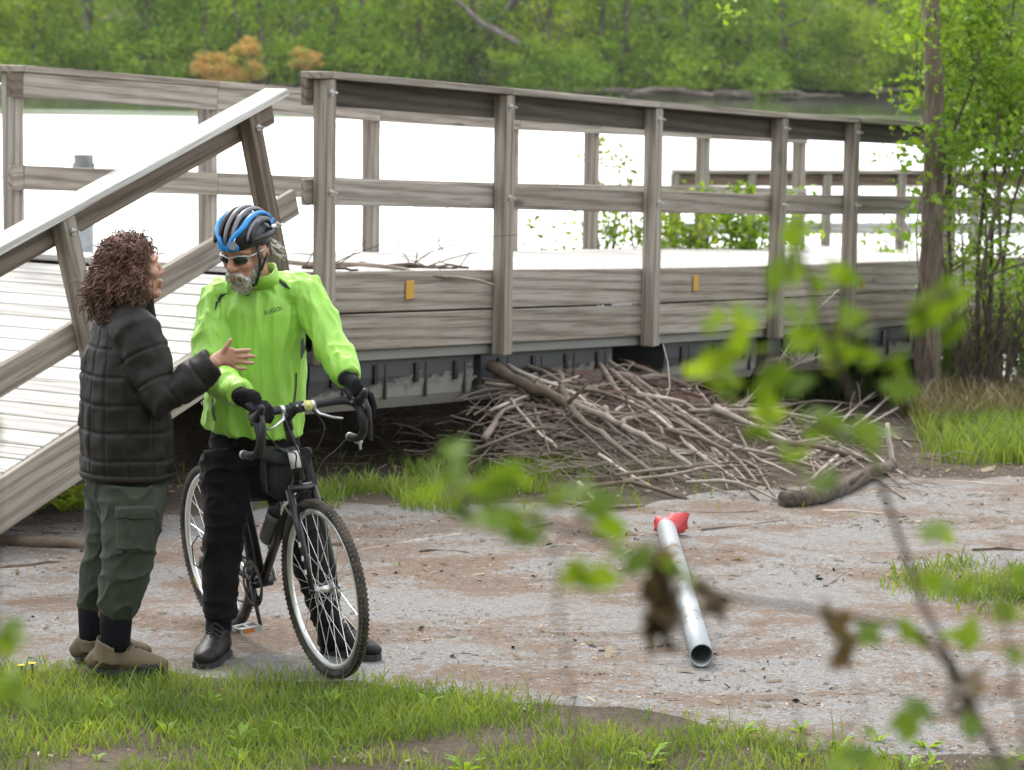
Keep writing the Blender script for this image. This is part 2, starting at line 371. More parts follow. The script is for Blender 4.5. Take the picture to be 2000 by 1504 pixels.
_n = noise_tex(SKIN, coords(SKIN, (1, 1, 1)), 22, 4); L(SKIN, ramp(SKIN, _n, [(.3, (.42, .20, .135)), (.7, (.55, .32, .225))]), bsdf(SKIN).inputs['Base Color'])
LIP = mat('lip', (.36, .13, .11), .5); LASH = mat('dark_brow', (.05, .03, .025), .9); EYEW = mat('eye_white', (.6, .58, .55), .3)
HAIR = mat('curly_brown_hair', (.07, .034, .022), .5, spec=.4)
_n = noise_tex(HAIR, coords(HAIR, (1, 1, 1)), 30, 3); L(HAIR, ramp(HAIR, _n, [(.3, (.055, .026, .018)), (.55, (.16, .08, .055)), (.8, (.30, .16, .11))]), bsdf(HAIR).inputs['Base Color'])
WHITEHAIR = mat('white_hair', (.55, .53, .50), .7)
_n = noise_tex(WHITEHAIR, coords(WHITEHAIR, (1, 1, 1)), 45, 3); L(WHITEHAIR, ramp(WHITEHAIR, _n, [(.3, (.22, .18, .145)), (.65, (.58, .55, .50))]), bsdf(WHITEHAIR).inputs['Base Color'])
HBLUE = mat('helmet_blue', (.02, .26, .70), .25); HBLACK = mat('helmet_black', (.010, .010, .012), .35); HGREY = mat('helmet_gunmetal', (.16, .15, .16), .3, .5); HWHITE = mat('helmet_white', (.7, .72, .72), .3)
LENS = mat('sunglass_lens', (.02, .025, .02), .08); MIRROR = mat('mirror_back_grey', (.20, .21, .23), .5)
RUBBER = mat('tyre_rubber', (.022, .021, .021), .85)
_n = noise_tex(RUBBER, coords(RUBBER, (1, 1, 1)), 14, 5, .7); L(RUBBER, ramp(RUBBER, _n, [(.42, (.020, .020, .021)), (.62, (.075, .058, .045))]), bsdf(RUBBER).inputs['Base Color'])
MUDTYRE = mat('muddy_tread', (.10, .075, .055), .95)
RIM = mat('rim_alloy', (.72, .73, .74), .32, .7); SPOKE = mat('spoke_steel', (.75, .75, .75), .3, .8)
FRAME = mat('black_frame_paint', (.010, .010, .011), .28); PARTB = mat('black_part', (.014, .014, .015), .45); SILVER = mat('silver_alloy', (.62, .62, .62), .35, .8)
TAPE = mat('bar_tape', (.015, .015, .016), .6); BAGM = cloth('black_bag_nylon', (.018, .018, .020), .75); BOTTLE = mat('smoke_bottle_plastic', (.13, .135, .14), .4); WHITEPRINT = mat('white_print', (.7, .7, .7), .6); ORANGE_R = mat('amber_reflector', (.55, .18, .03), .3); BELL = mat('cream_bell', (.75, .70, .30), .4); YPRINT = mat('yellow_print', (.6, .5, .05), .6)
REDP = mat('red_plastic_bag', (.42, .018, .024), .45); PETAL = mat('dandelion_yellow', (.75, .55, .02), .7)
# ------------------------------------------------------------------ setting
BANK = bark('far_bank_soil', (.02, .02, .012), (.05, .048, .03), (.10, .085, .06), (1.5, 1.5, 1.5), .4)
RNG = np.random.default_rng(7); random.seed(7)
def grid_mesh(name, xs, ys, fz):
    V = [(x, y, fz(x, y)) for y in ys for x in xs]; nx = len(xs)
    F = [(j * nx + i, j * nx + i + 1, (j + 1) * nx + i + 1, (j + 1) * nx + i) for j in range(len(ys) - 1) for i in range(nx - 1)]
    return np_mesh(name, V, F, smooth=True)
def under_dock_light_block(x, y):
    rx, ry = x - DO.x, y - DO.y; u = rx * DU.x + ry * DU.y; v = rx * DV.x + ry * DV.y
    return .62 * sstep(1.4, 2.0, v) * (1 - sstep(2.3, 3.2, v)) * sstep(-.9, .3, u) * (1 - sstep(7, 9, u))  # mound added below the far side to block light coming from behind
def gz(x, y): return ground_z(x, y) + under_dock_light_block(x, y)
_xs = list(np.arange(-80, -8, 4)) + list(np.arange(-8, 9, .16)) + list(np.arange(10, 82, 4)); _ys = list(np.arange(-12, 7, 1.0)) + list(np.arange(7, 26, .16)) + [27, 29, 32, 36, 42]
tag(link('ground', grid_mesh('ground', _xs, _ys, gz), DIRT), kind='structure')
def edge(pts):
    q = [atZ(px, py, 0) for px, py in pts]; return [p.x for p in q], [p.y for p in q]
_nx, _ny = edge([(-400, 1312), (0, 1322), (350, 1333), (700, 1352), (1000, 1388), (1300, 1428), (1600, 1480), (2000, 1515), (2400, 1530)])
_fx, _fy = edge([(-500, 1050), (350, 1002), (640, 978), (900, 968), (1200, 985), (1500, 935), (1750, 902), (2000, 890), (2400, 885)])
_V = []; _F = []; _k = 26; _cols = np.arange(-3.4, 4.6, .04)
for i, x in enumerate(_cols):
    y0 = np.interp(x, _nx, _ny) + .16 * noise.fractal((x * 1.4, 1, 0), 1, 2, 4) ; y1 = np.interp(x, _fx, _fy) + .28 * noise.fractal((x * 1.2, 9, 0), 1, 2, 4)
    for j in range(_k + 1):
        y = y0 + (y1 - y0) * j / _k; _V.append((x, y, gz(x, y) + (.008 if 0 < j < _k else -.02)))
    if i:
        for j in range(_k): a = (i - 1) * (_k + 1) + j; b = i * (_k + 1) + j; _F.append((a, b, b + 1, a + 1))
tag(link('paved_path', np_mesh('paved_path', _V, _F, smooth=True), PATH), kind='structure')
_m = MB(); _m.quad((-700, 15, -.65), (700, 15, -.65), (700, 140, -.65), (-700, 140, -.65)); tag(_m.build('lake_water', WATER), kind='structure')
def bank_z(x, y):
    d = y - (134.2 + 1.6 * noise.noise((x * .06, 0, 0)) - .02 * x)
    return -.75 + min(d, 5) * .20 + max(0, d - 5) * .12 + .35 * noise.noise((x * .3, y * .3, 0))
tag(link('far_bank', grid_mesh('far_bank', list(np.arange(-260, 261, 4)), list(np.arange(129, 160, 1.5)) + list(np.arange(162, 330, 8)), bank_z), BANK), kind='structure')

# ------------------------------------------------------------------ dock
PU = [0, 1.8, 3.6, 5.4, 6.58, 8.4, 10.2]; PZ = [1.155, 1.047, .937, .835, .779, .69, .60]
def dz(u): return float(np.interp(u, PU, PZ)) if u <= 10.2 else .60 - .05 * (u - 10.2)
def D(u, v, h=0.0): return Vector((DO.x, DO.y, 0)) + DU * u + DV * v + Vector((0, 0, dz(u) + h))
dock = empty('wooden_dock', D(0, 1.1, -1.1), 'long grey wooden dock on black floats with railings on both sides', 'dock')
WID = 2.2; Z3 = Vector((0, 0, 1))
def bolt(parent, p, d):
    m = MB(); p = Vector(p); d = Vector(d).normalized()
    m.tube([p - d * .004, p + d * .010], .017, 8); m.tube([p + d * .010, p + d * .022], .011, 6); m.tube([p + d * .022, p + d * .045], .006, 6)
    return m.build('bolt', BOLT, parent)
def railing(parent, v, inward, us, P, far=False):
    """posts on the outer side, rails on the inner side, flat cap board on top"""
    s = inward
    for i, u in enumerate(us):
        n = (P(u, v, 1) - P(u, v, 0)).normalized()
        beam('post', P(u, v, -.50), P(u, v, 1.030), .09, .09, W_GREY, parent, side=DV)
        for h in (.96, .43): bolt(parent, P(u, v - s * .045, h) - DU * .01, DV * -s)
    for a, b in zip(us[:-1], us[1:]):
        beam('top_rail', P(a, v + s * .066, .962), P(b - .003, v + s * .066, .962), .038, .14, W_STAIN_SHADE if not far else W_GREY, parent)
        beam('middle_rail', P(a, v + s * .066, .430), P(b - .003, v + s * .066, .430), .038, .14, W_GREY, parent)
        beam('cap_board', P(a, v + s * .020, 1.052), P(b - .003, v + s * .020, 1.052), .15, .038, W_GREY, parent)
    a, b = us[0], us[0] - .10
    beam('middle_rail', P(a - .003, v + s * .066, .430), P(b, v + s * .066, .430), .038, .14, W_GREY, parent)
    beam('cap_board', P(a - .003, v + s * .020, 1.052), P(b + .01, v + s * .020, 1.052), .15, .038, W_GREY, parent)
    beam('top_rail', P(a - .003, v + s * .066, .962), P(b, v + s * .066, .962), .038, .14, W_BROWN, parent)
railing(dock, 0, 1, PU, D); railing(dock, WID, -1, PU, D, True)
for v, s in ((0, 1), (WID, -1)):
    for a, b in zip(PU[:-1], PU[1:]):
        f = D
        beam('fascia_board', f(a + .002, v + s * .066, -.1135), f(b - .002, v + s * .066, -.1135), .038, .225, W_GREY, dock)
        beam('fascia_board', f(a + .002, v + s * .064, -.337), f(b - .002, v + s * .064, -.337), .038, .200, W_GREY, dock)
        beam('ledger_strip', f(a + .002, v + s * .10, -.47), f(b - .002, v + s * .10, -.47), .05, .06, LEDGER, dock)
_u = .07
while _u < 10.1:
    z = .004 * noise.noise((_u * 9, 0, 0))
    beam('deck_board', D(_u, .088, -.019 + z), D(_u, WID - .088, -.019 + z), .133, .036, W_DECK, dock); _u += .1445
for a, b in ((.02, 1.66), (1.74, 3.30), (4.0, 5.35), (5.5, 6.9), (7.2, 8.7), (8.8, 10.1)):
    for v, s in ((.11, 1), (WID - .11, -1)):
        m = MB(); n = 3 if a > 3 else 4; c0 = D((a + b) / 2, v + s * .3, -.64)
        prof = [(0, -.50), (0, -.60), (.02, -.72), (.055, -.785), (.55, -.785), (.6, -.5)]
        for k in range(len(prof)):
            (o1, h1), (o2, h2) = prof[k], prof[(k + 1) % len(prof)]
            q = [D(a, v + s * o1, h1), D(b, v + s * o1, h1), D(b, v + s * o2, h2), D(a, v + s * o2, h2)]
            m.quad(*[p - c0 for p in (q if s > 0 else q[::-1])])
        for e, fl in ((a, 0), (b, 1)):
            q = [D(e, v + s * o, h) - c0 for o, h in prof]; k = len(m.v); m.v += [tuple(p) for p in q]; m.f.append(tuple(range(k, k + 6)) if fl else tuple(reversed(range(k, k + 6)))); m.c.append(None)
        fo = m.build('float_drum', FLOAT); fo.parent = dock; fo.matrix_parent_inverse = dock.matrix_basis.inverted(); fo.location = c0
        for k in range(n):
            u = a + (b - a) * (k + .5) / n; sl = MB()
            sl.box(D(u, v - s * .006, -.585), DU * .018, DV * .008, Z3 * .055); sl.build('float_slot', FRAME, dock)
            rb = MB(); rb.box(D(u + .11, v + s * .004, -.63), DU * .007, DV * .010, Z3 * .10); rb.build('float_rib', FLOAT, dock)
def plate(px, py, w_, h_):
    d = ray(px, py); n = -DV; p0 = D(0, .045, 0); t = (p0 - CC).dot(n) / d.dot(n); c = CC + d * t
    o = link('marker_plate', bevel_box_mesh('marker_plate', w_, .008, h_, .003), YELLOW, dock)
    o.matrix_basis = Matrix.Translation(c + n * .006) @ Matrix(((DU.x, DV.x, 0, 0), (DU.y, DV.y, 0, 0), (0, 0, 1, 0), (0, 0, 0, 1))); o['label'] = 'small yellow plate screwed to the side board'
plate(799, 566, .085, .105); plate(1357, 553, .07, .105); plate(1684, 556, .03, .05)
# ------------------------------------------------------------------ ramp
SL = .315; _rl = math.sqrt(1 + SL * SL); RD = (DU + Z3 * SL) / _rl; RN = (Z3 - DU * SL) / _rl
def Q(t, v, h=0.0): return Vector((DO.x, DO.y, dz(0) - .012)) + DV * v + RD * (t - .05) + RN * h     # t runs negative downhill
rampo = empty('wooden_ramp', Q(-2, 1.1, -.3), 'sloping wooden ramp with plank deck and handrail leading up to the dock', 'ramp')
RP = [-3.55, -1.84, -.33]
for v, s in ((0, 1), (WID, -1)):
    for t in RP:
        beam('post', Q(t, v, -.26), Q(t, v, 1.030), .09, .09, W_GREY if t < -1 else W_BROWN, rampo, side=DV)
        for h in (.96, .43): bolt(rampo, Q(t, v - s * .045, h), DV * -s)
    if v > 0: continue
    beam('cap_board', Q(-3.8, v + s * .020, 1.052), Q(-.03, v + s * .020, 1.052), .15, .038, W_DECK, rampo, up=RN)
    beam('top_rail', Q(-3.8, v + s * .066, .962), Q(-.06, v + s * .066, .962), .038, .14, W_BROWN, rampo, up=RN)
    beam('middle_rail', Q(-3.8, v + s * .066, .430), Q(.0, v + s * .066, .430), .038, .14, W_GREY, rampo, up=RN)
for v, s in ((0, 1), (WID, -1)):
    beam('stringer', Q(-3.8, v + s * .066, -.125), Q(-.01, v + s * .066, -.125), .038, .245, W_GREY, rampo, up=RN)
_t = -3.74
while _t < -.05:
    beam('deck_board', Q(_t, .088, -.016 + .003 * math.sin(_t * 40)), Q(_t, WID - .088, -.016), .133, .036, W_DECK, rampo, up=RN); _t += .1445
for v in (.7, 1.5): beam('joist', Q(-3.7, v, -.135), Q(-.1, v, -.135), .038, .2, W_BROWN, rampo, up=RN)
# ------------------------------------------------------------------ second dock further out
E0 = Vector((1.75, 30.6, 0)); ED = Vector((.985, .17, 0)).normalized(); EV = Vector((-ED.y, ED.x, 0))
def E2(u, v, h): return E0 + ED * u + EV * v + Z3 * (-.10 + h)
dock2 = empty('wooden_dock', E2(0, 0, -.3), 'low wooden dock with reddish rail standing in the water beyond the long dock', 'dock')
for v in (0,):
    for i in range(9):
        beam('post', E2(i * .85 + .9 * v * 0, v, -.4), E2(i * .85, v, 1.03), .09, .09, W_GREY, dock2, side=EV)
    for i in range(0, 8, 2):
        a, b = i * .85, (i + 2) * .85 - .004
        beam('top_rail', E2(a, v + .066, .962), E2(b, v + .066, .962), .038, .14, W_FAR, dock2)
        beam('middle_rail', E2(a, v + .066, .43), E2(b, v + .066, .43), .038, .12, W_DECK, dock2)
        beam('cap_board', E2(a - .03, v + .02, 1.052), E2(b - .03, v + .02, 1.052), .15, .038, W_GREY, dock2)
for i in range(48): beam('deck_board', E2(i * .1445, .09, -.02), E2(i * .1445, 1.86, -.02), .133, .036, W_DECK, dock2)
for v in (0, 1.9): beam('fascia_board', E2(-.05, v + .066, -.16), E2(6.9, v + .066, -.16), .038, .24, W_GREY, dock2)
_m = MB(); _m.box(E2(3.4, 1.0, -.45), ED * 3.3, EV * .7, Z3 * .2); _m.build('float_drum', FLOAT, dock2)
# steel pile beyond the far railing
_c = atY(163, 302, 18.4); _m = MB(); _m.tube([(_c.x, _c.y, -1.0), (_c.x, _c.y, _c.z - .055)], .062, 20); po = empty('steel_pile', (_c.x, _c.y, -.2), 'galvanised steel pipe pile with collar sticking up behind the far railing', 'pile')
_m.build('pipe', GALV, po, True)
_m = MB(); _m.tube([(_c.x, _c.y, _c.z - .085), (_c.x, _c.y, _c.z - .055)], .074, 20); _m.tube([(_c.x, _c.y, _c.z - .055), (_c.x, _c.y, _c.z)], .064, 20); _m.build('collar', GALV, po)
# ------------------------------------------------------------------ plants
def leaf_mesh(name, C, S, rng, fold=.25, aspect=.55, nrm_up=0.0, rnd=None):
    """one folded four-point leaf per centre"""
    C = np.asarray(C, np.float32); n = len(C); S = np.broadcast_to(np.asarray(S, np.float32), (n,))
    a = rng.normal(size=(n, 3)); a[:, 2] *= .8; a /= np.linalg.norm(a, axis=1)[:, None]
    q = rng.normal(size=(n, 3)); q[:, 2] += nrm_up * 2; b = np.cross(q, a); b /= np.linalg.norm(b, axis=1)[:, None] + 1e-9; c = np.cross(a, b)
    s = S[:, None]
    V = np.stack([C - a * s * .5, C + b * s * aspect * .5 + c * s * fold * .3, C + a * s * .5, C - b * s * aspect * .5 + c * s * fold * .3], 1).reshape(-1, 3)
    F = np.arange(4 * n).reshape(n, 4)
    r = rng.random(n) if rnd is None else np.clip(rnd + rng.normal(size=n) * .12, 0, 1)
    return np_mesh(name, V, F, np.repeat(r, 4))
def crown_points(rng, c, rx, ry, rz, nclump, nleaf, spread, shell=.68):
    """clumps thrown through an uneven ellipsoid"""
    P = []; T = []
    for k in range(nclump):
        d = rng.normal(size=3); d /= np.linalg.norm(d); r = shell + (1 - shell) * rng.random() ** .7
        lump = 1 + .28 * noise.noise((d[0] * 1.7 + c[0], d[1] * 1.7, d[2] * 1.7 + c[1]))
        p = np.array([d[0] * rx, d[1] * ry, d[2] * rz]) * r * lump; sp = spread * (.6 + .8 * rng.random())
        q = rng.normal(size=(nleaf, 3)) * np.array([sp, sp, sp * .62]); P.append(q + p); T.append(np.full(nleaf, np.clip(rng.normal(.48, .34), 0, 1)))
    return np.concatenate(P) + np.array(c), np.concatenate(T)
def limb(m, a, b, r0, r1, rng, bend=.12, n=6, sides=7):
    a = Vector(a); b = Vector(b); Ln = (b - a).length; o = Vector(rng.normal(size=3)) * bend * Ln
    pts = [a.lerp(b, i / n) + o * math.sin(math.pi * i / n) * .6 + Vector(rng.normal(size=3)) * Ln * .012 for i in range(n + 1)]; pts[0] = a; pts[-1] = b
    m.tube(pts, [r0 + (r1 - r0) * i / n for i in range(n + 1)], sides); return pts
def far_tree(name, label, x, y, rx, rz, cz, lm, group, nclump=70, nleaf=46, leaf=.22, trunk=.16, lean=0, seed=0, gfn=None):
    rng = np.random.default_rng(1000 + seed); g = (gfn or bank_z)(x, y); o = empty(name, (x, y, g), label, 'bush' if 'bush' in name else 'tree', group)
    P, T = crown_points(rng, (x + lean * .5, y, g + cz), rx, rx * .8, rz, nclump, nleaf, rx * .17)
    T = np.clip(T + rng.uniform(-.22, .22), 0, 1)
    P[:, 2] = np.maximum(P[:, 2], g + .05 + .15 * rng.random(len(P)))
    link('crown', leaf_mesh('crown', P, leaf * (.6 + .8 * rng.random(len(P))), rng, rnd=T), lm, o)
    m = MB(); top = Vector((x + lean, y, g + cz + rz * .3)); b0 = Vector((x, y, g - .3)); limb(m, b0, top, trunk, trunk * .35, rng, .05)
    for k in range(5):
        t = .25 + .13 * k; a = b0.lerp(top, t); an = rng.random() * 6.28; limb(m, a, a + Vector((math.cos(an) * rx * .7, math.sin(an) * rx * .5, rz * .45)), trunk * .4, trunk * .08, rng, .1, 5, 5)
    m.build('trunk', BARK_FAR, o, True); return o
def fx(px, Y): return (px - 1000) * Y / FPX
_s = 0
# the wall of trees on the far bank: front row, then two rows filling in behind
_front = [(-90, 'm'), (60, 'y'), (190, 'd'), (300, 'l'), (400, 'm'), (560, 'm'), (680, 'l'), (810, 'Y'), (930, 'd'), (1060, 'y'), (1200, 'l'), (1330, 'd'), (1440, 'l'), (1540, 'd'), (1800, 'm'), (1930, 'l'), (2080, 'm'), (2230, 'd'), (-240, 'l'), (-390, 'm'), (2390, 'm')]
_TL = {'m': ('mid green leafy tree at the water edge of the far bank', LEAF_MID), 'd': ('dark green leafy tree at the water edge of the far bank', LEAF_DARK), 'l': ('light fresh green tree at the water edge of the far bank', LEAF_LIME),
       'y': ('pale yellow green tree at the water edge of the far bank', LEAF_YEL), 'Y': ('tall bright yellow green tree leaning over the far bank', LEAF_YEL)}
for px, k in _front:
    _s += 1; Y = 136.6 + 2.2 * random.random(); lab, lm = _TL[k]; rz = 4.2 + 2.2 * random.random()
    far_tree('leafy_tree', lab, fx(px, Y), Y, 2.3 + .8 * random.random() if k != 'Y' else 2.6, rz, rz * .84 + (.4 if k in 'dY' else .0), lm, 'trees along the far bank', 120, 44, .26, .17, random.uniform(-.8, .8), _s)
for row, (Y0, n, rzb) in enumerate(((147, 19, 7.0), (157, 17, 9.0))):
    for i in range(n):
        _s += 1; Y = Y0 + 4 * random.random(); x = fx(-500 + 3000 * (i + .5) / n + random.uniform(-50, 50), Y); k = random.choice('mmdl')
        lm = _TL[k][1]; lab = {'m': 'mid green tree standing further back in the far wood', 'd': 'dark green tree standing further back in the far wood', 'l': 'light green tree standing further back in the far wood'}[k]
        far_tree('leafy_tree', lab, x, Y, 3.4, rzb, rzb * .8, lm, 'trees further back in the far wood', 110, 40, .36, .25, random.uniform(-1.5, 1.5), _s)
# unseen trees added behind the camera to hold back low front sky light
for i in range(9):
    _s += 1; far_tree('leafy_tree', 'unseen broad green tree added behind the near bank to block low sky', -26 + 6.5 * i + random.uniform(-1, 1), -8 - 2.5 * (i % 2), 4.0, 5.2, 5.6, LEAF_DARK, 'unseen trees added behind the near bank to block low sky', 90, 34, .55, .2, 0, _s, gz)
# bushes that stand out
def bush(px, Y, rx, rz, lm, label, cz=None, leaf=.2, nclump=60, group=None):
    global _s; _s += 1
    return far_tree('bush', label, fx(px, Y), Y, rx, rz, cz if cz else rz * .75, lm, group, nclump, 50, leaf, .06, 0, _s)
bush(1105, 134.6, 2.45, 1.05, LEAF_LIME, 'broad low light green bush hanging over the far shore beside driftwood', 1.0)
bush(1672, 135.5, 2.2, 2.1, LEAF_YEL, 'rounded feathery yellow green willow bush at the far water edge', 2.0, .2, 90)
bush(1480, 134.6, 1.0, .8, LEAF_MID, 'small round green bush between driftwood on the far shore', .75)
for px, rx, rz, cz in ((415, .95, .75, 1.15), (480, .8, 1.0, 1.8), (448, .7, .5, .8)): bush(px, 134.3, rx, rz, LEAF_ORANGE, 'orange and yellow leaved bush in a clump on the rocky far shore', cz, .17, 40, 'orange bushes in the clump')
bush(590, 134.5, .75, .52, LEAF_ORANGE, 'single orange leaved bush standing apart on the far shore', 1.75, .17, 34)
for i in range(16):
    px = -200 + i * 150 + random.uniform(-40, 40)
    if abs(px - 450) < 100: continue
    bush(px, 135.9 + random.random(), 1.5 + random.random(), 1.0 + .5 * random.random(), random.choice((LEAF_MID, LEAF_DARK, LEAF_MID)), 'low green undergrowth bush at the foot of the far trees', None, .22, 50, 'undergrowth bushes on the far bank')
# bare trunks seen between the crowns
for px0, px1, y1, r in ((520, 505, -40, .16), (458, 446, -40, .15), (650, 640, -60, .2), (1705, 1700, -60, .34), (1740, 1738, -60, .2), (880, 1050, -60, .2), (1180, 1160, -60, .2)):
    Y = 137.6; a = Vector((fx(px0, Y), Y, bank_z(fx(px0, Y), Y) - .2)); b = atY(px1, y1, Y); rng = np.random.default_rng(int(px0)); m = MB(); limb(m, a, b + (b - a) * .6, r, r * .6, rng, .04, 7, 8)
    o = m.build('bare_tree', BARK_FAR, None, True); tag(o, 'bare grey trunk rising between the crowns of the far bank', 'tree trunk', 'bare trunks on the far bank')
m = MB(); limb(m, atY(1050, 105, 136), atY(860, -30, 136), .2, .1, np.random.default_rng(5), .1, 8, 8); limb(m, atY(960, 40, 136), atY(1010, -40, 136), .09, .05, np.random.default_rng(6), .1, 6, 6); limb(m, atY(1050, 105, 136), atY(1075, 190, 136), .2, .24, np.random.default_rng(8), .05, 6, 8)
tag(m.build('leaning_tree', BARK_FAR, None, True), 'dark tree trunk leaning far out over the low light green bush', 'tree trunk')
# driftwood and stones along the far waterline
for i in range(34):
    px = random.choice((random.uniform(1010, 1800), random.uniform(1010, 1800), random.uniform(-100, 1000))); Y = 133.4 + random.random() * 1.2; x = fx(px, Y); Ln = random.uniform(1.2, 4.5); an = random.uniform(-.25, .25); rr = random.uniform(.05, .16)
    z = max(-.6, bank_z(x, Y)) + rr * .6 + random.uniform(0, .25); m = MB(); limb(m, (x - Ln / 2, Y, z), (x + Ln / 2 * math.cos(an), Y + random.uniform(-.4, .4), z + Ln / 2 * math.sin(an) * .7), rr, rr * .35, np.random.default_rng(300 + i), .05, 6, 7)
    tag(m.build('driftwood_log', STICK, None, True), 'pale driftwood log washed up on the far shore', 'driftwood', 'driftwood along the far waterline')
for i in range(40):
    px = random.uniform(-150, 760); Y = 133 + random.random(); x = fx(px, Y); m = MB(); r = random.uniform(.18, .5); m.ball((x, Y, max(-.62, bank_z(x, Y)) + r * .2), (r, r * .8, r * .55), Matrix.Rotation(random.random() * 3, 3, 'Z'), 9, 6)
    for k, v in enumerate(m.v): m.v[k] = tuple(Vector(v) + Vector(noise.noise_vector(Vector(v) * 2.5)) * r * .35)
    tag(m.build('shore_rock', ROCK, None), 'grey boulder at the foot of the far bank', 'rock', 'boulders along the far waterline')
# ------------------------------------------------------------------ near tree by the dock, with climbing leaves
rng = np.random.default_rng(21); b0 = atY(1812, 770, 20.6); b0.z = gz(b0.x, b0.y) - .1
tree = empty('slender_tree', b0, 'slender rough barked tree with climbing leaves standing against the dock', 'tree')
tp = [b0, b0 + Z3 * .12, atY(1814, 600, 20.6), atY(1822, 400, 20.6), atY(1826, 200, 20.62), atY(1818, 0, 20.65), atY(1812, -250, 20.7), atY(1800, -700, 20.8)]
m = MB(); m.tube(tp, [.14, .102, .088, .079, .068, .056, .050, .04], 18)
tb = remeshed(m, .012, 2); displace(tb, lambda c, n: .010 * noise.noise((c.x * 30, c.y * 30, c.z * 5)) + .006 * noise.noise((c.x * 60, c.y * 60, c.z * 11))); link('trunk', tb, BARK, tree)
m = MB(); P = []; T = []
for a, b, r in ((tp[6], atY(1500, -160, 20.2), .03), (tp[6], atY(2050, -260, 21.2), .03), (tp[7], atY(1700, -900, 21), .03), (atY(1500, -160, 20.2), atY(1425, 40, 19.9), .008), (tp[7], atY(1950, -900, 20.5), .03)):
    pts = limb(m, a, b, r, r * .3, rng, .08)
    if r < .01:
        for k in range(14): P.append(pts[-1] + Vector(rng.normal(size=3)) * .05 + Vector((0, 0, .03 * (k % 4))))
    else:
        for q in pts[2:]:
            for k in range(60): P.append(q + Vector(rng.normal(size=3)) * .28)
m.build('limb', BARK, tree, True); link('crown', leaf_mesh('crown', P, .075, rng), LEAF_LIME, tree)
P = []; vm = MB()
for px, py, n, sp in ((1790, 60, 10, .05), (1800, 130, 9, .05), (1785, 195, 12, .06), (1795, 250, 8, .05), (1832, 240, 10, .05), (1850, 265, 14, .06), (1780, 290, 14, .06), (1772, 325, 8, .05), (1835, 40, 8, .05), (1800, 20, 9, .06), (1770, 110, 9, .06), (1765, 170, 9, .05), (1810, 365, 10, .06), (1845, 390, 12, .06), (1790, 405, 10, .05), (1850, 440, 8, .05), (1775, 440, 8, .05), (1870, 275, 8, .05), (1840, 160, 7, .04)):
    c = atY(px, py, 20.46)
    for k in range(n): P.append(c + Vector(rng.normal(size=3)) * sp)
for k in range(5):
    pts = [atY(1800 + 8 * k + 12 * math.sin(i * 1.3 + k), 740 - i * 75, 20.46) for i in range(11)]; vm.tube(pts, .006, 5)
vo = link('climbing_vine', leaf_mesh('climbing_vine', P, .085 * (.7 + .6 * rng.random(len(P))), rng, .3, .65), LEAF_LIME, tree); vm.build('vine_stem', BARK, vo, True)
# ------------------------------------------------------------------ big shrub beside the tree
rng = np.random.default_rng(31); sb = atY(1925, 640, 20.9); sb.z = gz(sb.x, sb.y) - .05
shrub = empty('leafy_shrub', sb, 'tall leafy green shrub with several thin dark stems at the dock end', 'shrub'); m = MB(); P = []; T = []
for px, py, r in ((1870, 230, .022), (1915, 90, .026), (1960, 150, .022), (2010, 260, .022), (1890, -80, .024), (1985, -60, .026), (2060, 60, .02), (2120, 240, .02), (1940, 330, .014), (1860, 340, .012)):
    e = atY(px, py, 20.9 + rng.normal() * .35); pts = limb(m, sb + Vector((rng.normal() * .08, rng.normal() * .08, 0)), e, r, r * .25, rng, .1, 8, 6)
    for k in range(5):
        a = pts[3 + k]; q = limb(m, a, a + Vector((rng.normal() * .3, rng.normal() * .3, .15 + .25 * rng.random())), r * .35, .003, rng, .1, 4, 4)
        for z in q[1:]:
            for _ in range(3):
                c = z + Vector(rng.normal(size=3)) * .10; t = rng.random()
                for _ in range(13): P.append(c + Vector(rng.normal(size=3)) * .055); T.append(t)
m.build('stem', BARK, shrub, True)
for px, py, n, sp in ((1890, 60, 26, .22), (1960, 40, 30, .25), (1900, 180, 26, .2), (1970, 200, 28, .22), (1950, 300, 24, .2), (1880, 270, 16, .14), (2000, 330, 18, .2), (2060, 120, 20, .25), (1850, 120, 12, .12), (1930, -60, 26, .25), (1990, 420, 10, .16), (1900, 350, 10, .12), (1810, 60, 14, .13), (1930, 120, 30, .25), (1990, 120, 24, .2), (1880, -10, 24, .2), (2000, 260, 20, .2)):
    c0 = atY(px, py, 20.95)
    for k in range(n):
        c = c0 + Vector(rng.normal(size=3)) * sp; t = rng.random()
        for _ in range(24): P.append(c + Vector(rng.normal(size=3)) * .055); T.append(t)
_keep = [i for i in range(len(P)) if P[i].z > 1.50 or rng.random() < .28]; P = [P[i] for i in _keep]; T = [T[i] for i in _keep]
link('crown', leaf_mesh('crown', P, .052 * (.6 + .8 * rng.random(len(P))), rng, .3, .5, rnd=np.array(T)), LEAF_LIME, shrub)
# hanging roots and dead stalks round the shrub foot
m = MB()
for k in range(260):
    a = atY(rng.uniform(1870, 2060), rng.uniform(560, 690), 20.5 + rng.random() * .3); e = a + Vector((rng.normal() * .12, rng.normal() * .08, -.2 - .3 * rng.random())); e.z = max(e.z, gz(e.x, e.y)); limb(m, a, e, .004, .002, rng, .25, 4, 3)
ro = m.build('dead_stalk', STICK_DK, shrub, False); ro['kind'] = 'stuff'
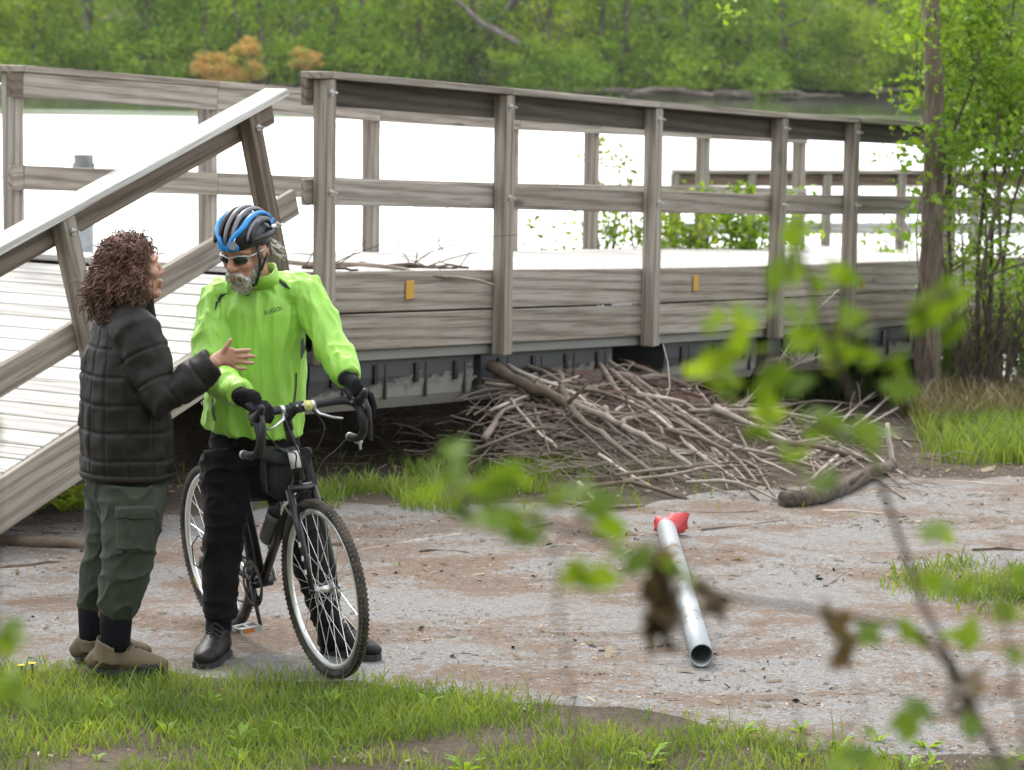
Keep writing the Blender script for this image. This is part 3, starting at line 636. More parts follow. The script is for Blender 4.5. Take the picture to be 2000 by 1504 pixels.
# ------------------------------------------------------------------ shore shrubs seen through the railings
def shore_shrub(px, py0, tops, Y, lm, label, nleaf, leaf=.05, seed=0, dark=STICK_DK):
    rng = np.random.default_rng(500 + seed); b = atY(px, py0, Y); b.z = max(gz(b.x, b.y), -.62); o = empty('shore_shrub', b, label, 'shrub'); m = MB(); P = []
    for tx, ty in tops:
        e = atY(tx, ty, Y + rng.normal() * .2); pts = limb(m, b + Vector((rng.normal() * .15, 0, 0)), e, .012, .003, rng, .12, 8, 5)
        for z in pts[3:]:
            q = limb(m, z, z + Vector((rng.normal() * .22, rng.normal() * .15, .1 + .15 * rng.random())), .004, .002, rng, .1, 4, 3)
            for _ in range(nleaf): P.append(random.choice(q) + Vector(rng.normal(size=3)) * .05)
    m.build('stem', dark, o, True); link('crown', leaf_mesh('crown', P, leaf * (.6 + .8 * rng.random(len(P))), rng, .3, .55), lm, o)
shore_shrub(1190, 620, [(1140, 300), (1160, 330), (1215, 310), (1240, 340), (1130, 420), (1190, 420), (1250, 430), (1100, 480), (1225, 390)], 22.5, LEAF_LIME, 'thin leafy shrub growing behind the dock near the round post', 16, .055, 1)
shore_shrub(1300, 620, [(1280, 430), (1320, 440), (1350, 450), (1260, 470), (1380, 440), (1300, 480)], 22.8, LEAF_YEL, 'low yellowish shrub growing on the shore behind the dock', 34, .06, 2)
shore_shrub(1440, 640, [(1400, 420), (1450, 400), (1490, 430), (1420, 450), (1470, 455), (1380, 470), (1510, 460)], 23.0, LEAF_LIME, 'dense low green shrub on the shore behind the dock', 46, .07, 3)
shore_shrub(1750, 640, [(1740, 440), (1780, 430), (1700, 460), (1800, 470)], 23.6, LEAF_LIME, 'small leafy sapling behind the dock beside the slender tree', 9, .07, 4)
shore_shrub(850, 640, [(770, 440), (800, 470), (868, 410), (830, 440), (890, 480)], 21.5, LEAF_DRY, 'bare thin twigs standing up behind the dock edge', 0 + 1, .03, 5)
shore_shrub(1990, 760, [(1950, 560), (1985, 540), (2020, 550), (2060, 580), (1960, 620), (2000, 640), (1935, 650), (2040, 650), (2090, 560), (2120, 620)], 21.9, LEAF_DARK, 'dark low bush filling the gap behind the tall shrub', 36, .07, 6)
# ------------------------------------------------------------------ grass
def grass(name, label, pts, h, wd, rng, lm, lean=.35, cat='grass'):
    """each blade is a bent three-face strip"""
    P = np.array([(p[0], p[1], p[2]) for p in pts], np.float32); n = len(P); an = rng.random(n) * 6.28; H = h * (.45 + .8 * rng.random(n)); W = wd * (.6 + .8 * rng.random(n)); le = lean * H * (.3 + rng.random(n)); la = rng.random(n) * 6.28
    dx, dy = np.cos(an) * W / 2, np.sin(an) * W / 2; lx, ly = np.cos(la) * le, np.sin(la) * le
    def ring(t, ww): return np.stack([P[:, 0] + lx * t * t - dx * ww, P[:, 1] + ly * t * t - dy * ww, P[:, 2] + H * t * (1 - .15 * t)], 1), np.stack([P[:, 0] + lx * t * t + dx * ww, P[:, 1] + ly * t * t + dy * ww, P[:, 2] + H * t * (1 - .15 * t)], 1)
    r = [ring(0, .8), ring(.45, 1), ring(.8, .65), ring(1, .08)]; V = np.stack([x for q in r for x in q], 1).reshape(-1, 3); b = np.arange(n)[:, None] * 8
    F = np.concatenate([b + np.array([[0, 1, 3, 2]]), b + np.array([[2, 3, 5, 4]]), b + np.array([[4, 5, 7, 6]])], 0)
    cl = np.array([noise.noise((p[0] * 3, p[1] * 3, 0)) for p in P]); rd = np.clip(.5 + .55 * cl + rng.normal(size=n) * .2, 0, 1)
    return tag(link(name, np_mesh(name, V, F, np.repeat(rd, 8)), lm), label, cat, None, 'stuff')
def scatter(rng, n, x0, x1, y0, y1, dens):
    out = []
    while len(out) < n:
        x = rng.uniform(x0, x1); y = rng.uniform(y0, y1)
        if rng.random() < dens(x, y): out.append((x, y, gz(x, y) - .005))
    return out
rng = np.random.default_rng(41)
def _d1(x, y):
    e = np.interp(x, _nx, _ny) + .05; k = .42 + 1.1 * noise.fractal((x * 1.3, y * 1.5, 4), 1, 2, 3) - sstep(.2, 1.6, x) * .72
    k += .5 * sstep(-.75, -.25, y - e) * (1 - sstep(-.4, .3, x))
    return max(0.0, min(1, k)) * (1 if y < e else max(0, 1 - (y - e) / .22) * .5)
grass('foreground_grass', 'short green grass growing along the near edge of the path', scatter(rng, 26000, -2.6, 2.9, 8.4, 10.75, _d1), .065, .005, rng, GRASS, .6)
grass('foreground_grass', 'taller grass blades in the near verge', scatter(rng, 900, -2.6, 1.2, 8.5, 10.5, lambda x, y: _d1(x, y) * .8), .12, .006, rng, GRASS, .5)
def _bl(x, y, a, b):                      # strip just in front of the dock line
    rx, ry = x - DO.x, y - DO.y; d = -(rx * DV.x + ry * DV.y); return d
grass('dock_grass', 'strip of green grass in front of the dark gap under the dock', scatter(rng, 2600, -2.0, 1.6, 14.2, 16.6, lambda x, y: (1 if .15 < _bl(x, y, 0, 0) + .2 * noise.noise((x * 2, y * 2, 0)) < 1.0 else .03) * (1 if x < 1.0 else .4) * max(0, .25 + 1.2 * noise.noise((x * 2.2, y * 2.2, 6)))), .125, .009, rng, GRASS, .45)
def _d3(x, y): return max(0, min(1, .75 + noise.noise((x * .9, y * .9, 2)))) * sstep(0, .5, y - np.interp(x, _fx, _fy) - .1) * sstep(2.4, 3.3, x - .12 * (y - 17))
grass('verge_grass', 'bright green grass on the verge beside the path and tree', scatter(rng, 26000, 2.2, 5.8, 15.9, 22.5, _d3), .20, .012, rng, GRASS, .5)
grass('verge_grass', 'small grass patch at the right side of the path', scatter(rng, 3000, 1.5, 3.4, 10.8, 13.4, lambda x, y: max(0, 1 - math.hypot((x - 2.25) / .62, (y - 12.3) / .75)) * max(0, .4 + noise.noise((x * 3.2, y * 2.4, 8)))), .085, .007, rng, GRASS, .6)
grass('shore_grass', 'tall grass clump standing on the shore behind the dock', scatter(rng, 1500, 1.2, 4.0, 22.3, 24.0, lambda x, y: 1), .95, .022, rng, GRASS, .3)
grass('dry_grass', 'dry brown grass around the foot of the tree and shrub', scatter(rng, 2600, 2.9, 4.6, 19.2, 21.4, lambda x, y: 1), .33, .010, rng, GRASS_DRY, .6)
for k in range(26):
    c = hit(rng.uniform(40, 170), rng.uniform(965, 1005), False); V = []; F = []
    for j in range(6):
        an = rng.random() * 6.28; d = Vector((math.cos(an), math.sin(an), 0)); s_ = Vector((-d.y, d.x, 0)); n0 = len(V); r0 = .07
        V += [c, c + d * r0 * .5 + s_ * r0 * .25 + Z3 * r0 * .7, c + d * r0 + Z3 * r0 * .9, c + d * r0 * .5 - s_ * r0 * .25 + Z3 * r0 * .7]; F.append((n0, n0 + 1, n0 + 2, n0 + 3))
    tag(link('weed', np_mesh('weed', [tuple(v) for v in V], F, rng.random(len(V)) * .5 + .4), LEAF_YEL), 'small yellow green weed growing in the shade beside the ramp', 'weed', 'weeds beside the ramp')
# dandelions and broad leaved weeds in the verge
for px, py in ((42, 1312), (63, 1308)):
    c = hit(px, py + 18, False); m = MB(); m.tube([c - Z3 * .01, c + Z3 * .055], .0025, 5); o = empty('dandelion', c, 'yellow dandelion flower in the near grass', 'flower', 'dandelions in the near grass'); m.build('stem', GRASS, o)
    m = MB()
    for k in range(16):
        an = k * 2.4; d = Vector((math.cos(an), math.sin(an), .5)); t = c + Z3 * .055; s_ = Vector((-d.y, d.x, 0)) * .004; m.quad(t - s_, t + d * .012 - s_, t + d * .016 + s_, t + s_)
    m.build('flower_head', PETAL, o)
for k in range(34):
    x = rng.uniform(-2.2, 2.4); y = rng.uniform(8.9, 9.7 if x > .2 else 10.1); c = Vector((x, y, gz(x, y))); V = []; F = []; r0 = rng.uniform(.04, .085)
    for j in range(int(rng.integers(5, 9))):
        an = rng.random() * 6.28; d = Vector((math.cos(an), math.sin(an), 0)); s_ = Vector((-d.y, d.x, 0)); n0 = len(V); up = rng.uniform(.5, 1.1)
        V += [c, c + d * r0 * .5 + s_ * r0 * .16 + Z3 * r0 * up * .6, c + d * r0 + Z3 * r0 * up * .7, c + d * r0 * .5 - s_ * r0 * .16 + Z3 * r0 * up * .6]; F.append((n0, n0 + 1, n0 + 2, n0 + 3))
    tag(link('weed', np_mesh('weed', [tuple(v) for v in V], F, rng.random(len(V)) * .5 + .4), LEAF_LIME), 'small broad leaved weed growing in the near verge', 'weed', 'weeds in the near verge')
# ------------------------------------------------------------------ flood debris
rng = np.random.default_rng(61)
def stick(pxs, r, mt, label, group=None, lift=None, name='branch', r1=None, side=True, pile=True):
    pts = []
    for i, (x, y) in enumerate(pxs):
        p = hit(x, y, pile); pts.append(p + Z3 * (r * .8 if lift is None else lift[i]))
    # smooth the polyline a little and roughen it
    q = []
    for i in range(len(pts) - 1):
        for t in (0, .34, .67): q.append(pts[i].lerp(pts[i + 1], t))
    q.append(pts[-1]); q = [q[0]] + [(q[i - 1] + q[i] * 2 + q[i + 1]) / 4 + Vector(rng.normal(size=3)) * r * .18 for i in range(1, len(q) - 1)] + [q[-1]]
    n = len(q); e = r * .6 if r1 is None else r1; m = MB(); m.tube(q, [(r + (e - r) * i / (n - 1)) * (1 + .12 * rng.normal()) for i in range(n)], 8)
    if side and r > .009:
        for k in range(2):
            a = q[int(rng.integers(2, n - 1))]; d = (q[-1] - q[0]).normalized(); limb(m, a, a + d * rng.uniform(.05, .2) + Vector(rng.normal(size=3)) * .09, r * .4, r * .15, rng, .1, 4, 5)
    o = m.build(name, mt, None, True); return tag(o, label, 'branch' if name == 'branch' else name.replace('_', ' '), group)
BG = 'branches lying in the brush pile'
_tr = [([(1116, 813), (1158, 836), (1218, 863), (1275, 890), (1368, 929)], .024, STICK_PALE, 'long straight barkless white branch slanting down the brush pile'),
 ([(957, 749), (1020, 776), (1080, 806), (1116, 818)], .042, STICK_DK, 'thickest dark log of the brush pile beneath the white branch'),
 ([(945, 700), (984, 743), (1032, 785)], .018, STICK, None), ([(963, 707), (1014, 752), (1068, 785), (1110, 818), (1137, 842)], .021, STICK, None),
 ([(1005, 734), (1062, 743), (1110, 779), (1155, 806), (1224, 827)], .015, STICK, None), ([(1050, 710), (1086, 740), (1116, 779)], .027, STICK, None),
 ([(1095, 788), (1116, 824), (1140, 854), (1188, 890), (1284, 941)], .025, STICK, None), ([(1110, 704), (1155, 716), (1215, 725), (1287, 737)], .018, STICK, None),
 ([(1188, 746), (1230, 755), (1296, 754), (1353, 766)], .022, STICK, 'brown branch with a freshly cut pale end high on the brush pile'),
 ([(1182, 818), (1191, 851), (1212, 863), (1224, 848), (1254, 839), (1284, 848), (1299, 864)], .020, STICK, 'grey branch bent into a hoop on the brush pile'),
 ([(1302, 863), (1350, 875), (1404, 899), (1440, 917), (1482, 950)], .015, STICK, None), ([(1344, 731), (1359, 752), (1359, 773), (1398, 809)], .014, STICK_PALE, 'short crooked pale branch poking up at the back of the pile'),
 ([(1245, 794), (1284, 797), (1332, 812), (1395, 824)], .016, STICK_PALE, None), ([(1167, 833), (1260, 827), (1350, 803), (1485, 753)], .008, STICK, None),
 ([(1218, 956), (1320, 947), (1380, 935), (1497, 911)], .010, STICK, None), ([(945, 890), (972, 845), (990, 821), (1026, 794)], .018, STICK, None), ([(900, 779), (939, 746), (975, 740)], .015, STICK, None),
 ([(921, 899), (1041, 854), (1110, 838)], .010, STICK, None), ([(1346, 820), (1485, 824), (1587, 841), (1729, 857)], .015, STICK_PALE, None), ([(1200, 833), (1363, 804), (1505, 739), (1538, 715)], .007, STICK, None),
 ([(1200, 955), (1403, 922), (1538, 898)], .010, STICK, None), ([(1128, 975), (1230, 962), (1340, 980)], .016, STICK_DK, None), ([(1130, 960), (1180, 1000)], .012, STICK_PALE, None), ([(1395, 824), (1480, 855), (1560, 880)], .022, STICK_PALE, None), ([(1500, 880), (1600, 890), (1700, 905)], .02, STICK_DK, None), ([(1430, 905), (1530, 915), (1620, 925)], .014, STICK, None), ([(1340, 960), (1440, 970), (1540, 990)], .011, STICK_PALE, None)]
for pxs, r, mt, lab in _tr:
    lf = [r + .03 + .05 * rng.random() for _ in pxs]; lf[-1] = r * .8
    stick(pxs, r, mt, lab or ('pale barkless branch lying in the brush pile' if mt is STICK_PALE else 'grey brown branch lying in the brush pile'), None if lab else BG, lf)
for k in range(140):
    px = rng.uniform(940, 1800) if k % 3 else rng.uniform(1300, 1800); t = (px - 940) / 840; py = rng.uniform(720 + 120 * t, 930 + 40 * t - (20 if px < 1100 else 0)); Ln = rng.uniform(60, 230); an = rng.normal(.3 if px < 1350 else .03, .62); r = rng.uniform(.003, .013)
    pxs = [(px, py), (px + Ln * .5 * math.cos(an), py + Ln * .5 * math.sin(an) + rng.normal() * 8), (px + Ln * math.cos(an), py + Ln * math.sin(an))]
    if pxs[-1][1] > 985 or pxs[-1][0] > 1800: continue
    mt = [STICK, STICK, STICK_PALE, STICK_DK, STICK_PALE][int(rng.integers(0, 5))]
    stick(pxs, r, mt, {'barkless_pale_branch': 'pale barkless branch lying in the brush pile', 'dead_branch': 'grey brown branch lying in the brush pile', 'dark_dead_branch': 'dark weathered branch lying in the brush pile'}[mt.name], BG, [r + .10 * rng.random() * pile_z(hit(x, y).x, hit(x, y).y) + .01 for x, y in pxs])
for k in range(11):
    x0, y0 = rng.uniform(945, 1230), rng.uniform(712, 800); x1, y1 = x0 + rng.uniform(190, 380), rng.uniform(865, 955); n = 5; am = rng.normal() * 16; r = rng.uniform(.008, .019)
    pxs = [(x0 + (x1 - x0) * i / n + rng.normal() * 5, y0 + (y1 - y0) * (i / n) ** 1.1 + am * math.sin(3.14 * i / n) + rng.normal() * 4) for i in range(n + 1)]; mt = [STICK, STICK_PALE, STICK][k % 3]
    stick(pxs, r, mt, 'long pale barkless branch fanning down the brush pile' if mt is STICK_PALE else 'long grey branch fanning down the brush pile', 'long branches fanning down the brush pile', [r + .02 + .06 * rng.random() * (1 - i / n) for i in range(n + 1)], 'branch', r * .35)
# fine twigs of the pile, too many to count
m = MB()
for k in range(620):
    px = rng.uniform(880, 1800) if k % 2 else rng.uniform(930, 1420); t = max(0, (px - 940) / 840); py = rng.uniform(715 + 110 * t, 930 + 45 * t); p = hit(px, py); an = rng.normal(.2, .7); Ln = rng.uniform(.12, .6)
    d = Vector((math.cos(an), -math.sin(an) * .8, 0)); pz = pile_z(p.x, p.y); a = p + Z3 * (rng.random() * .07 - .1 * pz); e = a + d * Ln; e.z = max(gz(e.x, e.y) + .006, gz(e.x, e.y) + pile_z(e.x, e.y) + rng.normal() * .03); limb(m, a, e, rng.uniform(.002, .0055), .0015, rng, .12, 4, 3)
tag(m.build('brush_twigs', STICK, None), 'tangle of fine brown twigs filling the brush pile', 'twigs', None, 'stuff')
m = MB()
for k in range(170):
    px = rng.uniform(1020, 1330); py = rng.uniform(710, 830); p = hit(px, py); an = rng.normal(.15, .35); Ln = rng.uniform(.3, .8); d = Vector((math.cos(an), -math.sin(an), 0)); a = p + Z3 * rng.uniform(.0, .06); e = a + d * Ln; e.z = gz(e.x, e.y) + pile_z(e.x, e.y) + .03; limb(m, a, e, .003, .0015, rng, .08, 4, 3)
tag(m.build('reddish_twigs', TWIGRED, None), 'bundle of thin reddish twigs on top of the brush pile', 'twigs', None, 'stuff')
# dark debris packed in the shade under the dock
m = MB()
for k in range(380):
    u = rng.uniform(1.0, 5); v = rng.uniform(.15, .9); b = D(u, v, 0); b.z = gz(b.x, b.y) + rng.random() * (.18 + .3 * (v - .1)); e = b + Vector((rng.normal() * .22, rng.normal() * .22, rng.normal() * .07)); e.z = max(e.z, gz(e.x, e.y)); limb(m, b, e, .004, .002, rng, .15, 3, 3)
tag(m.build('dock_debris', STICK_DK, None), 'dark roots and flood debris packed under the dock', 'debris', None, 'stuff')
# tall bare twigs poking out of the pile
for pxs, r in (([(1489, 800), (1525, 702), (1570, 625), (1639, 564)], .006), ([(1560, 640), (1568, 610), (1572, 572)], .004), ([(1440, 800), (1500, 740), (1620, 690)], .005)):
    Y0 = hit(*pxs[0]).y; m = MB(); pts = [atY(x, y, Y0 + .1 * i) for i, (x, y) in enumerate(pxs)]; q = []
    for i in range(len(pts) - 1):
        for t in (0, .5): q.append(pts[i].lerp(pts[i + 1], t) + Vector(rng.normal(size=3)) * .012)
    q.append(pts[-1]); m.tube(q, [r * (1 - .6 * i / len(q)) for i in range(len(q))], 6)
    for k in range(6):
        a = q[int(rng.integers(1, len(q) - 1))]; limb(m, a, a + Vector((rng.normal() * .14, rng.normal() * .08, rng.random() * .18)), r * .5, .001, rng, .15, 4, 4)
    tag(m.build('bare_twig', STICK_PALE, None, True), 'thin pale twig standing up out of the brush pile', 'twig', 'upright twigs in the brush pile')
# the bark covered log at the edge of the path
lp = [(1526, 993), (1560, 992), (1600, 986), (1648, 967), (1696, 940), (1745, 922)]; pts = [hit(x, y, False) + Z3 * .045 for x, y in lp]
m = MB(); m.tube(pts, [.047, .050, .050, .046, .042, .03], 16); lg = remeshed(m, .007, 1); displace(lg, lambda c, n: .006 * noise.noise(c * 28) + .006 * noise.noise(c * 9))
logo = empty('fallen_log', pts[0] - Z3 * .045, 'short thick log with dark rough bark lying at the path edge', 'log'); link('trunk_section', lg, LOGBARK, logo)
m = MB(); limb(m, pts[-1], atY(1733, 826, pts[-1].y), .018, .012, rng, .06, 5, 8); m.build('branch_stub', STICK_PALE, logo, True); m = MB(); limb(m, pts[3], pts[3] + Vector((.1, -.05, .09)), .02, .012, rng, .05, 3, 7); m.build('branch_stub', BARK, logo, True)
for q in (((-60, 1066), (172, 1074), .035, 'dark wet timber lying on the ground beneath the ramp'), ((-60, 1120), (165, 1098), .012, 'thin dark branch lying on the ground beneath the ramp'), ((20, 1040), (150, 1046), .010, 'short dark stick beside the wet timber under the ramp')):
    m = MB(); limb(m, hit(*q[0], False) + Z3 * q[2] * .6, hit(*q[1], False) + Z3 * q[2] * .6, q[2], q[2] * .8, rng, .02, 6, 9); tag(m.build('fallen_branch', STICK_DK, None, True), q[3], 'branch')
# single sticks on the path
for pxs, r, mt, lab in (([(1611, 1150), (1625, 1142), (1643, 1126)], .012, STICK, 'short crooked stick alone on the grey path'), ([(1607, 1001), (1670, 1003), (1729, 1007)], .010, STICK_PALE, 'straight pale stick lying against the fallen log'),
    ([(700, 1078), (800, 1060), (935, 1041)], .007, STICK_PALE, 'long thin pale reed lying across the path'), ([(700, 1108), (850, 1106), (950, 1108)], .006, STICK_PALE, 'thin straw coloured reed on the path beyond the bicycle'), ([(1370, 1040), (1450, 1031), (1530, 1020)], .010, STICK_DK, 'dark thin branch lying near the red bag'),
    ([(820, 1082), (870, 1078), (915, 1083)], .009, STICK_DK, 'dark curved twig on the path near the reeds'), ([(760, 993), (800, 990), (830, 995)], .013, STICK, 'short brown stick lying at the grass edge'), ([(1000, 1045), (1050, 1032), (1080, 1026)], .01, STICK_DK, None), ([(450, 1270), (520, 1265), (610, 1268)], .006, STICK, 'thin twig lying behind the front wheel'),
    ([(1100, 985), (1180, 996), (1260, 990)], .012, STICK, None), ([(1300, 1001), (1400, 1006), (1480, 1003)], .011, STICK, None), ([(1900, 1080), (1950, 1076), (1998, 1080)], .012, STICK_DK, 'dark stick at the right edge of the path'), ([(740, 1307), (790, 1303), (850, 1306)], .005, STICK_DK, None), ([(1500, 1395), (1600, 1383), (1690, 1378)], .006, STICK_DK, None), ([(1600, 1192), (1700, 1184)], .006, STICK_DK, None), ([(520, 1040), (600, 1030)], .006, STICK, None), ([(960, 1060), (1010, 1052)], .008, STICK, None), ([(1560, 1030), (1690, 1044)], .007, STICK_PALE, None), ([(1830, 940), (1990, 952)], .008, STICK_PALE, None), ([(1780, 985), (1900, 990)], .006, STICK_PALE, None)):
    stick(pxs, r, mt, lab or 'small dead stick lying on the path', None if lab else 'sticks strewn over the path', None, 'loose_stick', None, False, False)
# sticks left on the dock boards
for a, b, r in (((640, 517), (905, 522), .012), ((590, 522), (700, 527), .012), ((770, 519), (915, 523), .014)):
    A = CC + ray(*a) * 1; m = MB()
    def ondeck(px, py):
        d = ray(px, py); t = 13.0
        while t < 30:
            p = CC + d * t; u = (p - DO).dot(DU)
            if p.z <= dz(max(0, u)) + .012: return p
            t += .02
        return p
    pa, pb = ondeck(*a), ondeck(*b); limb(m, pa, pb, r, r * .5, rng, .02, 8, 7)
    for k in range(4):
        c = pa.lerp(pb, rng.random()); limb(m, c, c + Vector((rng.normal() * .2, rng.normal() * .2, .02 + .2 * rng.random())), .004, .0015, rng, .1, 4, 4)
    tag(m.build('dock_stick', STICK_DK, None, True), 'dark forked stick lying on the dock boards', 'stick', 'sticks lying on the dock boards')
m = MB(); pa = D(.75, .12, .02); d = ray(965, 557); n = -DV; p0 = D(0, -.06, 0); pb = CC + d * ((p0 - CC).dot(n) / d.dot(n)); limb(m, D(.3, .5, .03), pa, .013, .012, rng, .02, 5, 7); limb(m, pa, pb, .012, .008, rng, .02, 6, 7)
tag(m.build('dock_stick', STICK, None, True), 'reddish brown stick poking out over the dock side board', 'stick')
# litter too small to count
def litter(n, dens, name, label, s0, s1, mt):
    P = []
    while len(P) < n:
        x = rng.uniform(-3, 4.2); y = rng.uniform(9.2, 17.5)
        if rng.random() < dens(x, y): P.append((x, y, gz(x, y) + .012))
    P = np.array(P); q = rng.uniform(s0, s1, n) * rng.choice([.6, 1, 1, 1.6], n); an = rng.random(n) * 6.28; tl = rng.normal(size=n) * .25; d = np.stack([np.cos(an), np.sin(an), tl], 1) * q[:, None]; s = np.stack([-np.sin(an), np.cos(an), rng.normal(size=n) * .3], 1) * (q * rng.uniform(.12, .45, n))[:, None]
    top = np.array([0, 0, 1]) * (q * .12)[:, None]
    V = np.stack([P - d - s, P + d - s * .6, P + d * .9 + s + top, P - d * .8 + s * .8 + top], 1).reshape(-1, 3)
    tag(link(name, np_mesh(name, V, np.arange(4 * n).reshape(n, 4), np.repeat(rng.random(n) ** 1.4, 4)), mt), label, 'litter', None, 'stuff')
def _ld(x, y): return max(.05, min(1, .35 + 1.3 * noise.fractal((x * .55 + 3, y * 1.3, 0), 1, 2, 4)))
litter(22000, _ld, 'bark_litter', 'brown bark chips and leaf litter strewn over the path', .003, .008, CHIP)
litter(900, lambda x, y: _ld(x, y) * (1 if y > 12.5 else .3), 'straw_litter', 'pale straw and broken twigs strewn before the brush pile', .012, .035, GRASS_DRY)
litter(3500, lambda x, y: _ld(x, y), 'chip_litter', 'pale and dark wood chips strewn over the path', .006, .014, CHIP)
# ------------------------------------------------------------------ steel pipe with the red bag
pa = atZ(1300, 1052, .0); pb = atZ(1370, 1309, .0); ax = (pb - pa).normalized(); r = .046
pa = pa + Z3 * (r + .012); pb = pb + Z3 * (r + .012); pip = empty('steel_pipe', pb - Z3 * .058, 'long galvanised steel pipe lying on the path, red bag at one end', 'pipe')
m = MB(); n = 28; x1 = ax.cross(Z3).normalized(); z1 = x1.cross(ax)
def ringv(c, rr): return [tuple(c + x1 * math.cos(6.2832 * k / n) * rr + z1 * math.sin(6.2832 * k / n) * rr) for k in range(n)]
rings = [(pa, r * .88), (pa, r), (pa.lerp(pb, .33), r), (pa.lerp(pb, .66), r), (pb, r), (pb, r * .9), (pb.lerp(pa, .35), r * .9)]
for c, rr in rings: m.v += ringv(c, rr)
for i in range(len(rings) - 1):
    for k in range(n): m.f.append((i * n + k, i * n + (k + 1) % n, (i + 1) * n + (k + 1) % n, (i + 1) * n + k))
m.f.append(tuple(6 * n + k for k in range(n)))
m.build('tube_wall', PIPE, pip, True)
# crumpled bag: folded sheet gathered over the far end
V = []; F = []; nu, nv = 22, 12
for j in range(nv):
    for i in range(nu):
        a = 6.2832 * i / (nu - 1); t = j / (nv - 1); rr = r * 1.04 + .036 * t ** 1.2 * (1 + .5 * math.sin(a * 3 + 1) * t + .35 * math.sin(a * 7 + t * 4) * t)
        c = pa - ax * (.09 * t - .07) + Vector((.035, .0, .0)) * t; p = c + x1 * math.cos(a) * rr + z1 * math.sin(a) * rr * .85; p.z = max(p.z, gz(p.x, p.y) + .012 + .006 * (i % 3)); V.append(tuple(p))
for j in range(nv - 1):
    for i in range(nu - 1): F.append((j * nu + i, j * nu + i + 1, (j + 1) * nu + i + 1, (j + 1) * nu + i))
me = np_mesh('red_bag', V, F); tag(link('red_bag', me, REDP), 'crumpled red plastic bag over the far end of the steel pipe', 'bag')
# ------------------------------------------------------------------ bicycle (x forward, y rider's left, z up)
FC = Vector((-.672, 10.44, 0)); RC = Vector((-1.165, 11.30, 0))
BH = (FC - RC).normalized(); WB = (FC - RC).length; _l = Vector((-BH.y, BH.x, 0)); _ln = R(5.2)
BU = Z3 * math.cos(_ln) - _l * math.sin(_ln); BL = _l * math.cos(_ln) + Z3 * math.sin(_ln)
BM = Matrix(((BH.x, BL.x, BU.x, RC.x), (BH.y, BL.y, BU.y, RC.y), (BH.z, BL.z, BU.z, RC.z + .012), (0, 0, 0, 1)))
def B(x, y, z): return BM @ Vector((x, y, z))
bike = empty('bicycle', (0, 0, 0), 'black drop bar touring bicycle with muddy tyres straddled by the rider', 'bicycle'); bike.matrix_basis = BM
def bp(m, name, mt, parent=None, smooth=True):
    o = link(name, m.mesh(name, smooth), mt); o.parent = parent or bike; return o
WR = .3455
def torus(m, cx, cz, r, a, b, nu=72, nv=10, wob=0):
    base = len(m.v)
    for i in range(nu):
        t = 6.283185 * i / nu; er = Vector((math.cos(t), 0, math.sin(t)))
        for k in range(nv):
            p = 6.283185 * k / nv; m.v.append(tuple(Vector((cx, 0, cz)) + er * (r + b * math.cos(p)) + Vector((0, a * math.sin(p), 0))))
    for i in range(nu):
        for k in range(nv):
            i2, k2 = (i + 1) % nu, (k + 1) % nv; m.f.append((base + i * nv + k, base + i * nv + k2, base + i2 * nv + k2, base + i2 * nv + k)); m.c.append(None)
_spoke_me = None
